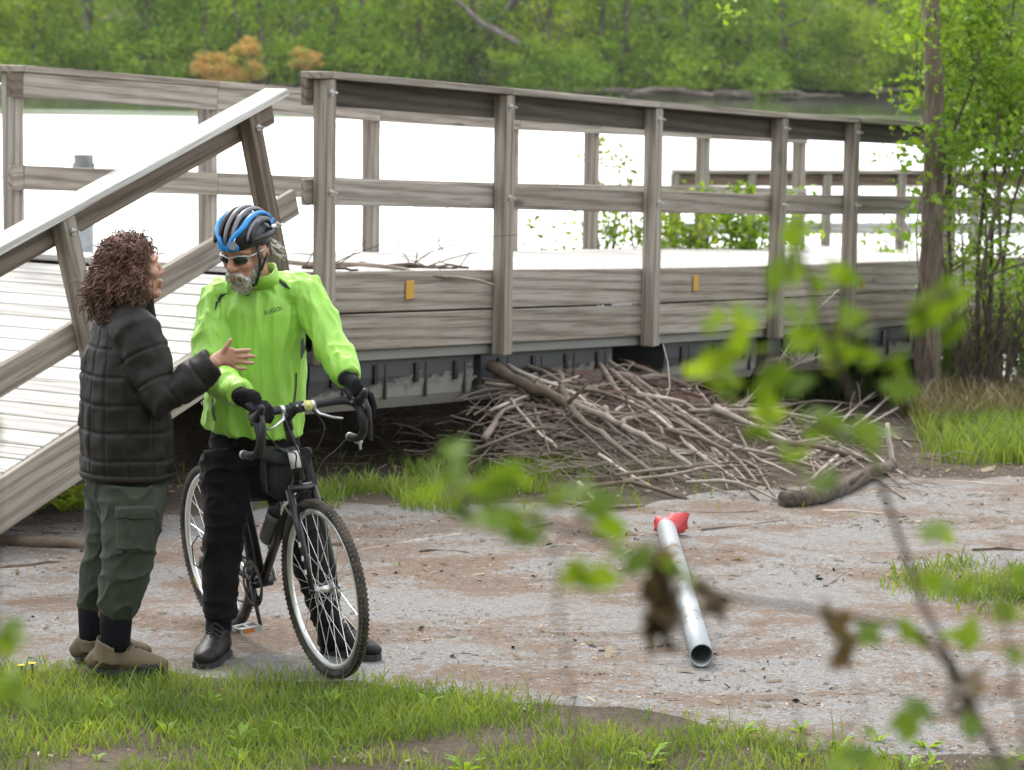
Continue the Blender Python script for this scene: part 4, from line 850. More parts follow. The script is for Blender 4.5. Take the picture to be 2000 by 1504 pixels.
for cx, front in ((0, False), (WB, True)):
    wh = empty('wheel'); wh.parent = bike; wh['label'] = 'front wheel with mud caked tyre' if front else 'rear wheel with printed silver rim'
    m = MB(); torus(m, cx, WR, .326, .0185, .0185, 80, 10); ty = bp(m, 'tyre', RUBBER, wh)
    m = MB()
    for i in range(110):
        t = 6.283185 * i / 110; er = Vector((math.cos(t), 0, math.sin(t))); et = Vector((-math.sin(t), 0, math.cos(t)))
        for yy in ((-.013, .004, .0145) if i % 2 else (-.004, .013, -.0145)): m.box(Vector((cx, yy, WR)) + er * (.3435 - abs(yy) * .32), er * .0022, et * .0045, Vector((0, .003, 0)))
    tr = bp(m, 'tread', MUDTYRE if front else RUBBER, ty, False); tr['kind'] = 'stuff'
    m = MB(); torus(m, cx, WR, .2985, .0115, .0125, 80, 8); bp(m, 'rim', RIM, wh)
    m = MB(); m.tube([(cx, -.05, WR), (cx, .05, WR)], .009, 12); m.tube([(cx, -.034, WR), (cx, .034, WR)], .014, 14); m.tube([(cx, -.036, WR), (cx, -.032, WR)], .024, 18); m.tube([(cx, .032, WR), (cx, .036, WR)], .024, 18); bp(m, 'hub', SILVER, wh)
    m = MB(); m.tube([(cx, .052, WR), (cx, .062, WR)], .012, 10); m.tube([(cx, .06, WR), (cx - .02, .075, WR - .04)], .005, 6); bp(m, 'quick_release', SILVER, wh)
    if _spoke_me is None:
        m = MB(); m.tube([(0, 0, 0), (1, 0, 0)], .00125, 5); _spoke_me = m.mesh('spoke'); _spoke_me.materials.append(SPOKE)
    for i in range(32):
        s = 1 if i % 2 else -1; t1 = 6.283185 * i / 32; t0 = t1 + (1.15 if (i // 2) % 2 else -1.15)
        a = Vector((cx + .022 * math.cos(t0), s * .034, WR + .022 * math.sin(t0))); b = Vector((cx + .288 * math.cos(t1), s * .002, WR + .288 * math.sin(t1))); d = b - a; Ln = d.length; x = d / Ln; y = x.orthogonal().normalized(); z = x.cross(y)
        o = bpy.data.objects.new('spoke', _spoke_me); COL.objects.link(o); o.parent = wh; o.matrix_basis = Matrix(((x.x * Ln, y.x, z.x, a.x), (x.y * Ln, y.y, z.y, a.y), (x.z * Ln, y.z, z.z, a.z), (0, 0, 0, 1)))
    if not front:
        for t0, t1, mt, w_ in ((3.75, 3.92, YPRINT, .006), (3.98, 4.05, PARTB, .005), (4.09, 4.14, PARTB, .005), (4.18, 4.28, PARTB, .005), (4.32, 4.37, PARTB, .005)):
            m = MB(); n = 6
            for i in range(n):
                a, b = t0 + (t1 - t0) * i / n, t0 + (t1 - t0) * (i + 1) / n
                m.quad(*[Vector((rr * math.cos(q), -.0122, WR + rr * math.sin(q))) for q, rr in ((a, .2985 - w_), (b, .2985 - w_), (b, .2985 + w_), (a, .2985 + w_))])
            bp(m, 'rim_print', mt, wh, False)
bbp = Vector((.43, 0, .275)); stp = Vector((.275, 0, .80)); ht0 = Vector((.852, 0, .745)); ht1 = Vector((.812, 0, .870))
m = MB(); m.tube([bbp, stp], .0155, 14); m.tube([stp, Vector((.822, 0, .845))], .0155, 14); m.tube([bbp, Vector((.846, 0, .772))], .0185, 14); m.tube([ht0, ht1], .021, 16); m.tube([bbp + Vector((0, -.036, 0)), bbp + Vector((0, .036, 0))], .022, 16)
for s in (-1, 1):
    m.tube([bbp + Vector((-.03, s * .02, 0)), Vector((.22, s * .035, .30)), Vector((0, s * .062, WR))], [.011, .011, .008], 10); m.tube([stp + Vector((0, s * .015, -.02)), Vector((.13, s * .035, .56)), Vector((0, s * .062, WR))], [.008, .008, .007], 10); m.tube([(0, s * .055, WR), (0, s * .069, WR)], .014, 10)
fr = bp(m, 'frame', FRAME)
m = MB(); m.tube([ht0 + Vector((.006, -.05, -.03)), ht0 + Vector((.006, .05, -.03))], .018, 10)
for s in (-1, 1): m.tube([ht0 + Vector((.006, s * .05, -.03)), Vector((.93, s * .052, .56)), Vector((.972, s * .052, .44)), Vector((WB, s * .05, WR))], [.016, .014, .012, .009], 12); m.tube([(WB, s * .044, WR), (WB, s * .06, WR)], .012, 10)
m.tube([ht1, ht1 + Vector((-.030, 0, .09))], .0165, 12); bp(m, 'fork', FRAME)
for s in (-1, 1):
    for k in range(3):
        m = MB(); c = Vector((.945 + .016 * k, s * .0645, .52 - .05 * k)); m.box(c, Vector((.008, 0, .003)), Vector((0, .001, 0)), Vector((-.002, 0, .009))); bp(m, 'fork_print', WHITEPRINT, bike, False)
m = MB()
for k in range(5):
    c = bbp.lerp(Vector((.846, 0, .772)), .66 + .035 * k) + Vector((0, -.0185, 0)); m.box(c, Vector((.006, 0, .013)), Vector((0, .002, 0)), Vector((.004, 0, -.002)))
lt = bp(m, 'frame_lettering', WHITEPRINT, fr, False); lt['label'] = 'white lettering along the down tube'
m = MB(); m.tube([ht0 + (ht1 - ht0) * .35, ht0 + (ht1 - ht0) * .85], .0225, 16); bp(m, 'head_badge', WHITEPRINT, fr)
sb_ = ht1 + Vector((-.030, 0, .09)); bc = Vector((.885, 0, 1.03))
m = MB(); m.tube([sb_ + Vector((.012, 0, -.03)), sb_ + Vector((-.002, 0, .035))], .019, 14); m.tube([sb_ + Vector((0, 0, .01)), bc], [.016, .015], 12); m.tube([bc + Vector((0, -.025, 0)), bc + Vector((0, .025, 0))], .0225, 14); stm = bp(m, 'stem', PARTB)
for s in (-1, 1):
    m = MB(); m.tube([bc + Vector((.022, s * .012, .01)), bc + Vector((.028, s * .012, .01))], .005, 8); bp(m, 'stem_bolt', SILVER, stm)
m = MB(); half = [(.885, 0, 1.03), (.885, .10, 1.03), (.887, .17, 1.03), (.905, .200, 1.028), (.945, .210, 1.022), (.985, .212, 1.005), (1.003, .213, .965), (.995, .215, .925), (.965, .217, .895), (.92, .219, .882), (.865, .222, .880)]
m.tube([Vector((x, -y, z)) for x, y, z in reversed(half)] + [Vector(h) for h in half[1:]], .0158, 12); hb = bp(m, 'handlebar', TAPE)
for s in (-1, 1):
    m = MB(); m.tube([(.862, s * .222, .880), (.852, s * .2225, .880)], .0165, 12); bp(m, 'bar_plug', SILVER, hb)
    lv = empty('brake_lever'); lv.parent = bike
    m = MB(); m.tube([(.955, s * .211, 1.028), (.995, s * .212, 1.040), (1.025, s * .212, 1.062), (1.035, s * .212, 1.078)], [(.020, .017), (.019, .016), (.017, .014), (.013, .012)], 12, None, True, True); bp(m, 'hood', PARTB, lv)
    m = MB(); m.tube([(1.03, s * .213, 1.055), (1.050, s * .216, 1.01), (1.045, s * .220, .955), (1.030, s * .224, .905), (1.024, s * .228, .885)], [(.006, .009), (.005, .010), (.005, .010), (.005, .009), (.004, .006)], 8); bp(m, 'lever_blade', PARTB, lv)
    m = MB(); m.tube([bc + Vector((.005, s * .065, -.012)), bc + Vector((.03, s * .075, -.032)), bc + Vector((.045, s * .12, -.05)), bc + Vector((.04, s * .165, -.062))], [.009, .006, .005, .004], 8); m.tube([bc + Vector((0, s * .055, 0)), bc + Vector((0, s * .072, 0))], .0185, 12); bp(m, 'cross_lever', SILVER)
m = MB(); m.tube([bc + Vector((.010, .035, .004)), bc + Vector((.028, .035, .006))], .019, 16); m.tube([bc + Vector((.028, .035, .006)), bc + Vector((.030, .035, .006))], .008, 10); bp(m, 'bell', BELL)
m = MB(); m.tube([(.90, .225, .872), (.93, .23, .868)], .012, 10); m.tube([(.915, .232, .868), (.915, .235, .835)], .006, 6); bp(m, 'bar_end_shifter', SILVER)
for pts, r in (([(1.0, -.205, 1.0), (.96, -.12, .90), (.90, -.03, .86), (.86, -.015, .80), (.855, 0, .72)], .003), ([(.86, .22, .885), (.86, .16, .84), (.855, .10, .80), (.86, .03, .70), (.75, .02, .60)], .003), ([(.89, .06, 1.01), (.93, .085, .95), (.92, .05, .87), (.86, .02, .83), (.70, .01, .84)], .003), ([(.89, -.06, 1.01), (.92, -.05, .93), (.90, -.01, .84), (.885, 0, .75)], .003)):
    P_ = [Vector(p) for p in pts]; q = []
    for i in range(len(P_) - 1):
        p0, p1, p2, p3 = P_[max(i - 1, 0)], P_[i], P_[i + 1], P_[min(i + 2, len(P_) - 1)]
        for t in (0, .25, .5, .75): q.append(.5 * ((2 * p1) + (p2 - p0) * t + (2 * p0 - 5 * p1 + 4 * p2 - p3) * t * t + (3 * p1 - p0 - 3 * p2 + p3) * t ** 3))
    q.append(P_[-1]); m = MB(); m.tube(q, r, 6); bp(m, 'cable', PARTB)
for cx, fz, off in ((WB - .135, .60, .05), (.125, .60, .04)):
    br = empty('brake'); br.parent = bike
    for s in (-1, 1):
        m = MB(); m.tube([(cx, s * off, fz + .02), (cx + .015, s * (off + .03), fz + .06), (cx + .012, s * .02, fz + .11)], [.007, .006, .003], 8); bp(m, 'brake_arm', SILVER if s < 0 else PARTB, br)
        m = MB(); m.box((cx + .01, s * .024, fz + .03), Vector((.004, 0, .022)), Vector((0, .006, 0)), Vector((.006, 0, -.001))); bp(m, 'brake_pad', PARTB, br, False)
# drivetrain: right crank down and forward, left crank up and back
ck = empty('crankset'); ck.parent = bike; ca = R(-62); cdir = Vector((math.cos(ca), 0, math.sin(ca)))
for r_, y_ in ((.092, -.046), (.074, -.040)):
    m = MB(); base = 0; n = 88
    for yy in (y_ - .0015, y_ + .0015):
        for k in range(n): rr = r_ + (.003 if k % 2 else 0); m.v.append((bbp.x + rr * math.cos(6.2832 * k / n), yy, bbp.z + rr * math.sin(6.2832 * k / n)))
        for k in range(n): rr = r_ - .014; m.v.append((bbp.x + rr * math.cos(6.2832 * k / n), yy, bbp.z + rr * math.sin(6.2832 * k / n)))
    for k in range(n):
        q = (k + 1) % n; m.f += [(k, q, n + q, n + k), (2 * n + k, 3 * n + k, 3 * n + q, 2 * n + q), (k, 2 * n + k, 2 * n + q, q), (n + k, n + q, 3 * n + q, 3 * n + k)]
    bp(m, 'chainring', PARTB, ck, False)
m = MB()
for k in range(5): t = ca + 6.2832 * k / 5; m.tube([bbp + Vector((0, -.046, 0)), bbp + Vector((.068 * math.cos(t), -.044, .068 * math.sin(t)))], .007, 6)
bp(m, 'spider', PARTB, ck)
for s, nm in ((-1, 1), (1, -1)):
    e = bbp + cdir * .172 * nm + Vector((0, s * .062, 0)); m = MB(); m.tube([bbp + Vector((0, s * .052, 0)), e], [(.013, .009), (.010, .007)], 10, None, True, True); bp(m, 'crank_arm', PARTB if s < 0 else SILVER, ck)
    pd = empty('pedal'); pd.parent = bike; c = e + Vector((0, s * .058, 0)); m = MB()
    for dx in (-.036, .036): m.box(c + Vector((dx, 0, 0)), Vector((.004, 0, 0)), Vector((0, .046, 0)), Vector((0, 0, .011)))
    for dy in (-.044, 0, .044): m.box(c + Vector((0, dy, 0)), Vector((.036, 0, 0)), Vector((0, .004, 0)), Vector((0, 0, .009)))
    m.tube([e, c + Vector((0, s * .04, 0))], .007, 8); bp(m, 'cage', SILVER, pd, False)
    m = MB(); m.box(c + Vector((.041, s * .01, 0)), Vector((.002, 0, 0)), Vector((0, .022, 0)), Vector((0, 0, .008))); bp(m, 'reflector', ORANGE_R, pd, False)
m = MB()
for k in range(7): m.tube([(0, -.036 - .0038 * k, WR), (0, -.0375 - .0038 * k, WR)], .052 - .0042 * k, 24)
bp(m, 'cassette', SILVER, bike, False)
dr = empty('rear_derailleur'); dr.parent = bike; m = MB(); m.tube([(.005, -.072, WR - .03), (.02, -.085, WR - .075)], .013, 8); m.tube([(.02, -.078, WR - .075), (.035, -.078, WR - .145)], (.012), 8); bp(m, 'body', PARTB, dr)
for z_ in (-.085, -.148):
    m = MB(); m.tube([(.028, -.072, WR + z_), (.028, -.064, WR + z_)], .021, 14); bp(m, 'jockey_wheel', PARTB, dr)
m = MB()
for a, b in (((bbp.x, -.043, bbp.z + .09), (0, -.05, WR + .045)), ((bbp.x, -.043, bbp.z - .09), (.03, -.068, WR - .168))): m.tube([a, b], (.0035, .005), 6)
bp(m, 'chain', PARTB); m = MB(); q = [Vector((.10, -.055, .36)), Vector((-.02, -.07, .40)), Vector((-.075, -.08, .35)), Vector((-.055, -.085, .275)), Vector((.0, -.085, .27))]
m.tube([q[0], q[0].lerp(q[1], .6), q[1], q[1].lerp(q[2], .6), q[2], q[2].lerp(q[3], .5), q[3], q[4]], .003, 6); bp(m, 'cable', PARTB)
m = MB(); m.tube([stp - Vector((-.03, 0, .1)), stp + Vector((-.04, 0, .14))], .0135, 10); bp(m, 'seat_post', SILVER)
m = MB(); m.tube([(.09, 0, .955), (.14, 0, .962), (.21, 0, .96), (.29, 0, .955), (.36, 0, .948)], [(.02, .055), (.022, .072), (.02, .05), (.016, .022), (.013, .016)], 14, (0, 0, 1), True, True); bp(m, 'saddle', PARTB)
# bag in the frame and bottle: own things
bag = empty('frame_bag'); bag.matrix_basis = BM.copy(); tag(bag, 'black nylon bag strapped under the bicycle top tube', 'bag')
m = MB(); m.tube([(.565, 0, .735), (.60, 0, .735), (.68, 0, .735), (.76, 0, .735), (.79, 0, .74)], [(.075, .040), (.092, .052), (.096, .056), (.090, .052), (.07, .04)], 16, (0, 0, 1), True, False); me = remeshed(m, .006, 3); displace(me, lambda c, n: .005 * noise.noise(c * 14)); o = link('bag_body', me, BAGM); o.parent = bag
m = MB(); m.tube([(.575, 0, .812), (.60, 0, .812), (.68, 0, .812), (.76, 0, .812), (.785, 0, .812)], [(.020, .045), (.026, .058), (.028, .061), (.026, .058), (.02, .045)], 14, (0, 0, 1)); o = link('flap', m.mesh('flap', True), BAGM); o.parent = bag
m = MB(); m.box((.68, -.0575, .74), Vector((.010, 0, 0)), Vector((0, .004, 0)), Vector((0, 0, .06))); o = link('strap', m.mesh('strap'), PARTB); o.parent = bag
bot = empty('water_bottle'); bot.matrix_basis = BM.copy(); tag(bot, 'smoky grey water bottle with black cap on the bicycle down tube', 'bottle')
dn = (Vector((.846, 0, .772)) - bbp).normalized(); up_ = Vector((-dn.z, 0, dn.x)); c0 = bbp + dn * .19 + up_ * .058
m = MB(); m.tube([c0, c0 + dn * .012, c0 + dn * .09, c0 + dn * .105, c0 + dn * .12, c0 + dn * .165], [.030, .036, .036, .032, .036, .036], 18, None, True); o = link('bottle_body', m.mesh('bottle_body', True), BOTTLE); o.parent = bot
m = MB(); m.tube([c0 + dn * .166, c0 + dn * .185, c0 + dn * .195, c0 + dn * .22], [.034, .033, .012, .010], 16); o = link('cap', m.mesh('cap', True), PARTB); o.parent = bot
m = MB(); m.tube([bbp + dn * .16 + up_ * .02, c0 + dn * -.008 + up_ * .0, c0 + up_ * .042 + dn * .02, c0 + up_ * .042 + dn * .13, c0 + dn * .13 - up_ * .04], .003, 6); bp(m, 'bottle_cage', PARTB)
# ------------------------------------------------------------------ people
from mathutils.bvhtree import BVHTree
def P3(px, py, Y): return atY(px, py, Y)
def frame3(o, fwd, up=(0, 0, 1)):
    f = Vector(fwd).normalized(); l = Vector(up).cross(f).normalized(); u = f.cross(l)
    M = Matrix(((f.x, l.x, u.x, o[0]), (f.y, l.y, u.y, o[1]), (f.z, l.z, u.z, o[2]), (0, 0, 0, 1)))
    return M, M.to_3x3()
def head_parts(m, M, M3, fem=False):
    T = lambda x, y, z: M @ Vector((x, y, z)); k = .93 if fem else 1.0
    m.ball(T(-.012, 0, .032), (.098 * k, .077 * k, .100 * k), M3); m.ball(T(.030, 0, -.045), (.066 * k, .058 * k, .075 * k), M3); m.ball(T(.048, 0, .02), (.050, .060 * k, .050), M3)
    e = .004 if fem else 0; m.tube([T(.088 - e, 0, .030), T(.104 - e, 0, .005), T(.116 - e, 0, -.022)], [.009 - e * .3, .012 - e * .6, .016 - e], 10, None, True, True)
    for s in (-1, 1):
        m.ball(T(.102, s * .012, -.026), .010, M3); m.ball(T(.066, s * .036, -.018), (.028, .026, .026), M3); m.tube([T(.090, s * .008, .036), T(.084, s * .036, .040), T(.066, s * .056, .032)], [.011, .012, .010], 8, None, True, True)
        m.ball(T(-.008, s * .078 * k, .0), (.020, .008, .032), M3, 10, 8); m.tube([T(-.02, s * .082 * k, .02), T(-.024, s * .084 * k, -.01)], .007, 6, None, True, True)
    m.ball(T(.078, 0, -.100), (.024, .026, .020), M3); m.tube([T(.098, -.018, -.056), T(.104, 0, -.055), T(.098, .018, -.056)], .009, 8, None, True, True); m.tube([T(.096, -.014, -.070), T(.100, 0, -.070), T(.096, .014, -.070)], .009, 8, None, True, True)
def folds(a1, a2, seed, fx=(5, 5, 5), f2=(16, 16, 6)):
    def f(c, n):
        s = Vector((seed, seed * 2, 0)); v = noise.noise(Vector((c.x * fx[0], c.y * fx[1], c.z * fx[2])) + s); r = 1 - abs(noise.noise(Vector((c.x * f2[0] + c.z * 3, c.y * f2[1], c.z * f2[2] - c.x * 4)) + s)) * 2
        return a1 * v + a2 * (r * r - .4 if r > 0 else -.4)
    return f
def garment(name, m, voxel, mt, parent, fn=None, sm=5):
    me = remeshed(m, voxel, sm)
    if fn: displace(me, fn)
    return link(name, me, mt, parent)
def bvh(o): return BVHTree.FromPolygons([v.co[:] for v in o.data.vertices], [p.vertices[:] for p in o.data.polygons])
def on_surface(tree, px, py, off=.003):
    d = ray(px, py).normalized(); loc, n, i, t = tree.ray_cast(CC, d)
    return None if loc is None else loc + n * off
def strip(name, tree, pxs, wpx, mt, parent, off=.003, closed=False):
    """thin trim laid on the garment surface along a line"""
    q = []
    for (a, b), (c, d) in zip(pxs[:-1], pxs[1:]):
        k = max(2, int(math.hypot(c - a, d - b) / 5))
        for i in range(k): q.append((a + (c - a) * i / k, b + (d - b) * i / k))
    q.append(pxs[-1]); m = MB(); L_ = []; n = len(q)
    for i, (x, y) in enumerate(q):
        x0, y0 = q[max(0, i - 1)]; x1, y1 = q[min(n - 1, i + 1)]; dx, dy = x1 - x0, y1 - y0; s = math.hypot(dx, dy) or 1; w_ = wpx if not hasattr(wpx, '__len__') else np.interp(i / (n - 1), np.linspace(0, 1, len(wpx)), wpx)
        a = on_surface(tree, x - dy / s * w_ / 2, y + dx / s * w_ / 2, off); b = on_surface(tree, x + dy / s * w_ / 2, y - dx / s * w_ / 2, off)
        L_.append((a, b) if a is not None and b is not None and (a - b).length < .08 else None)
    for u, v in zip(L_[:-1], L_[1:]):
        if u and v and (u[0] - v[0]).length < .06: m.quad(u[0], v[0], v[1], u[1])
    if m.f: return m.build(name, mt, parent)
def shoe(parent, heel, direction, Ln, wid, mt, sole_mt, shaft, shaft_r, ankle, name='shoe', lab=None):
    d = Vector(direction); d.z = 0; d.normalize(); s = Vector((-d.y, d.x, 0)); T = lambda x, y, z: Vector(heel) + d * x * Ln + s * y + Z3 * z
    m = MB(); m.tube([T(.02, 0, .050), T(.12, 0, .066), T(.34, 0, .074), T(.54, 0, .062), T(.76, 0, .050), T(.92, 0, .044)], [(.040, wid * .72), (.054, wid * .84), (.062, wid * .85), (.050, wid * .96), (.037, wid * 1.0), (.028, wid * .78)], 16, (0, 0, 1), True, True)
    m.tube([T(.22, 0, .05), ankle.lerp(T(.22, 0, shaft), .5), ankle], [shaft_r * 1.05, shaft_r * 1.02, shaft_r], 16)
    o = garment(name, m, .006, mt, parent, folds(.003, .002, 3 + heel[0]), 3)
    if lab: o['label'] = lab
    n = 14; m = MB(); pr = [(0, .55), (.06, .85), (.2, .92), (.4, .86), (.6, 1.02), (.78, 1.08), (.92, .85), (1.0, .35)]; up, lo = [], []
    for x, w_ in pr: up.append(T(x, w_ * wid, .028)); 
    for x, w_ in reversed(pr): up.append(T(x, -w_ * wid, .028))
    b = len(m.v); k = len(up); m.v += [tuple(p) for p in up] + [tuple(p - Z3 * .027) for p in up]; m.f.append(tuple(range(k - 1, -1, -1))); m.f.append(tuple(range(k, 2 * k)))
    for i in range(k): j = (i + 1) % k; m.f.append((i, j, k + j, k + i))
    m.build('sole', sole_mt, o)
    if name == 'boot':
        bm_ = MB(); bm_.tube([T(.70, -wid * 1.02, .040), T(.86, -wid * .9, .042), T(.97, -wid * .45, .044), T(1.0, 0, .045), T(.97, wid * .45, .044), T(.86, wid * .9, .042), T(.70, wid * 1.02, .040)], (.013, .004), 8, Z3); bm_.build('toe_guard', SOLE, o, True)
    lm = MB()
    for i in range(5): lm.tube([T(.36 + .07 * i, wid * .66, .127 - .013 * i), T(.38 + .07 * i, 0, .150 - .0135 * i), T(.36 + .07 * i, -wid * .66, .127 - .013 * i)], .0042, 5)
    lm.build('lace', SOLE, o); return o
def finger(m, pts, r): m.tube(pts, [r, r * .97, r * .9, r * .8][:len(pts)], 10, None, True, True)

# ================================================================== man
man = empty('person', (-.98, 10.75, 0), 'person in neon green jacket, black trousers and blue helmet holding bicycle handlebars', 'person')
mh = P3(481, 494, 10.74); MHm, MH3 = frame3(mh, (-.46, -.82, -.30), (-.06, -.10, 1)); H = lambda x, y, z: MHm @ Vector((x, y, z))
mx = Vector((.985, -.17, 0)); my = Vector((-.17, -.985, 0))
m = MB(); head_parts(m, MHm, MH3); nb = P3(507, 560, 10.88)
m.tube([H(-.02, 0, -.03), H(-.022, 0, -.085), nb, nb - Z3 * .05], [.058, .056, .062, .08], 14)
tors = [(507, 575, .15, .095, 10.88), (503, 640, .165, .11, 10.89), (498, 740, .16, .11, 10.92), (497, 840, .16, .12, 10.95), (497, 905, .155, .115, 10.96)]
m.tube([P3(x, y, Y) for x, y, a, b, Y in tors], [(a, b) for x, y, a, b, Y in tors], 18, mx, True, True)
rw, lw = B(.815, -.185, 1.085), B(.895, .222, 1.100)
Rs, Re, Ls, Le = P3(424, 584, 10.90), P3(412, 728, 10.74), P3(600, 574, 10.86), P3(655, 688, 10.72)
m.tube([nb, Rs, Re, rw, B(.86, -.17, 1.065)], [.05, .05, .042, .028, .02], 12); m.tube([nb, Ls, Le, lw, B(.93, .214, 1.07)], [.05, .05, .042, .028, .02], 12)
Rl = [P3(446, 905, 10.93), P3(442, 1000, 10.84), P3(433, 1090, 10.80), P3(428, 1225, 10.765), P3(428, 1250, 10.76)]; Lg = [P3(553, 905, 10.96), P3(580, 1000, 10.90), P3(603, 1080, 10.86), P3(640, 1225, 10.84), P3(645, 1252, 10.84)]
for q in (Rl, Lg): m.tube(q, [.085, .07, .055, .038, .03], 12)
body = link('body', remeshed(m, .0055, 3), SKIN, man)
# jacket
m = MB(); jt = [(506, 552, .085, .075, 10.86), (507, 572, .155, .105, 10.87), (504, 600, .185, .125, 10.88), (502, 660, .190, .138, 10.89), (499, 740, .192, .145, 10.91), (496, 800, .198, .155, 10.93), (494, 838, .200, .158, 10.94)]
m.tube([P3(x, y, Y) for x, y, a, b, Y in jt], [(a, b) for x, y, a, b, Y in jt], 26, mx, True, False)
cw = rw.lerp(Re, .10); m.tube([nb - Z3 * .02 + mx * -.05, Rs, Rs.lerp(Re, .5), Re, Re.lerp(rw, .5), cw], [.085, .082, .080, .074, .062, .050], 16, None, True, False)
cl = lw.lerp(Le, .08); m.tube([nb - Z3 * .02 + mx * .05, Ls, Ls.lerp(Le, .5), Le, Le.lerp(lw, .5), cl], [.085, .082, .078, .070, .060, .052], 16, None, True, False)
_jf0 = folds(.011, .010, 2.2, (6, 6, 4), (13, 13, 2.6)); _jf1 = folds(.003, .009, 7.7, (10, 10, 8), (22, 22, 4.5)); jf = lambda c, n: _jf0(c, n) + _jf1(c, n)
jacket = garment('jacket', m, .0065, NEON, man, jf, 4); jacket['label'] = 'neon green wind jacket with dark chest trim'
m = MB(); cb = P3(503, 556, 10.86); ct = cb.lerp(H(.0, 0, -.095), .85); n = 24
for k, (rr, up) in enumerate(((.104, -.014), (.098, .015), (.094, .045), (.087, .045), (.086, .015), (.088, -.005))):
    for i in range(n):
        a = 6.2832 * i / n; tl = .045 * (max(0, math.sin(a + .4)) + .45 * max(0, math.cos(a))); c = cb + (ct - cb) * (up / .05); m.v.append(tuple(c + mx * math.cos(a) * rr + my * -math.sin(a) * rr * .95 + Z3 * tl * (up > .03) * 1.0))
for k in range(5):
    for i in range(n): m.f.append((k * n + i, k * n + (i + 1) % n, (k + 1) * n + (i + 1) % n, (k + 1) * n + i))
m.build('collar', NEON, jacket, True)
jb = bvh(jacket)
strip('chest_trim', jb, [(520, 539), (533, 545), (545, 548), (556, 557), (567, 565)], [2, 8, 7, 8, 1], NAVY, jacket); strip('chest_trim', jb, [(444, 573), (433, 577), (425, 590), (419, 607)], [2, 7, 6, 1], NAVY, jacket)
strip('side_trim', jb, [(590, 660), (592, 680), (588, 700)], [2, 9, 2], NAVY, jacket); strip('zip', jb, [(578, 728), (577, 760), (573, 793)], 3, PARTB, jacket); strip('zip', jb, [(416, 778), (415, 800), (421, 822)], 3, PARTB, jacket)
zp = on_surface(jb, 483, 574)
if zp is not None:
    m = MB(); n = 16
    m.tube([zp - my * -.006 * 0 + mx * .009 * math.cos(6.2832 * i / n) + Z3 * (.009 * math.sin(6.2832 * i / n)) + my * .004 for i in range(n + 1)], .0016, 5); m.build('zip_ring', PARTB, jacket)
def text_on(tree, s, px, py, size, mt, parent, rot=0.0):
    p = on_surface(tree, px, py, .004)
    if p is None: return
    cu = bpy.data.curves.new('lettering', 'FONT'); cu.body = s; cu.size = size; cu.align_x = 'CENTER'; cu.align_y = 'CENTER'; cu.resolution_u = 2
    o = bpy.data.objects.new('tmp', cu); COL.objects.link(o); dg = bpy.context.evaluated_depsgraph_get(); me = bpy.data.meshes.new_from_object(o.evaluated_get(dg)); bpy.data.objects.remove(o)
    ux = CR * math.cos(rot) + CU * math.sin(rot); uy = CU * math.cos(rot) - CR * math.sin(rot); V = []
    for v in me.vertices:
        w_ = p + ux * v.co.x + uy * v.co.y; d = (w_ - CC).normalized(); loc, nn, i, t = tree.ray_cast(CC, d); v.co = loc - d * .003 if loc is not None and (loc - w_).length < .06 else w_
    me.materials.clear(); return link('lettering', me, mt, parent)
text_on(jb, 'SUGOi', 534, 607, .024, NAVY, jacket, .28)
# trousers
m = MB(); m.tube([P3(496, 830, 10.94), P3(497, 870, 10.95), P3(498, 920, 10.95)], [(.178, .138), (.182, .140), (.168, .125)], 22, mx, True, True)
m.tube([P3(446, 890, 10.93), P3(444, 950, 10.88), P3(442, 1000, 10.84), P3(435, 1060, 10.81), P3(432, 1110, 10.79), P3(430, 1160, 10.78), P3(431, 1208, 10.77)], [.115, .104, .090, .078, .073, .070, .066], 16, None, True, False)
m.tube([P3(553, 890, 10.96), P3(568, 950, 10.93), P3(582, 1010, 10.90), P3(600, 1070, 10.87), P3(618, 1130, 10.86), P3(632, 1175, 10.85), P3(640, 1222, 10.845)], [.113, .100, .088, .080, .072, .066, .060], 16, None, True, False)
trousers = garment('trousers', m, .0065, BLACKCLOTH, man, folds(.006, .009, 5.5, (6, 6, 6), (9, 9, 16)), 3)
for q in (((428, 1200, 10.77), (424, 1262, 10.75)), ((640, 1215, 10.845), (652, 1270, 10.83))):
    m = MB(); m.tube([P3(*q[0]), P3(*q[1])], [.052, .046], 14); m.build('sock', GAITER, man, True)
rh = atZ(436, 1262, .0); rh.y = 10.82; rh.x = P3(437, 1262, 10.80).x
shoe(man, (rh.x, 10.80, .012), (-.22, -.97, 0), .27, .050, SHOE, SOLE, .13, .047, P3(427, 1245, 10.76)); lh = P3(642, 1262, 10.86); shoe(man, (lh.x - .02, 10.87, .012), (.83, -.55, 0), .27, .048, SHOE, SOLE, .13, .045, P3(652, 1255, 10.84))
# gloves
def glove(m, Bp, kn, fdir, r=.0115): pass
m = MB(); m.tube([rw.lerp(Re, .16), rw], [.036, .036], 14); m.tube([rw, B(.85, -.172, 1.078), B(.895, -.168, 1.070)], [(.030, .036), (.026, .046), (.022, .048)], 14, BL, True, True)
for i, y in enumerate((-.205, -.182, -.158, -.135)): finger(m, [B(.895, y, 1.068), B(.932, y + .002, 1.052), B(.940, y + .003, 1.018), B(.915, y + .003, .999)], .0125)
finger(m, [B(.86, -.135, 1.065), B(.872, -.118, 1.03), B(.885, -.115, 1.005)], .0125)
g1 = garment('glove', m, .0045, GLOVE, man, lambda c, n: .0018 * noise.noise(c * 120), 2)
m = MB(); m.tube([lw.lerp(Le, .16), lw], [.036, .034], 14); m.tube([lw, B(.925, .218, 1.085), B(.965, .218, 1.078)], [(.028, .034), (.026, .044), (.024, .044)], 14, BL, True, True)
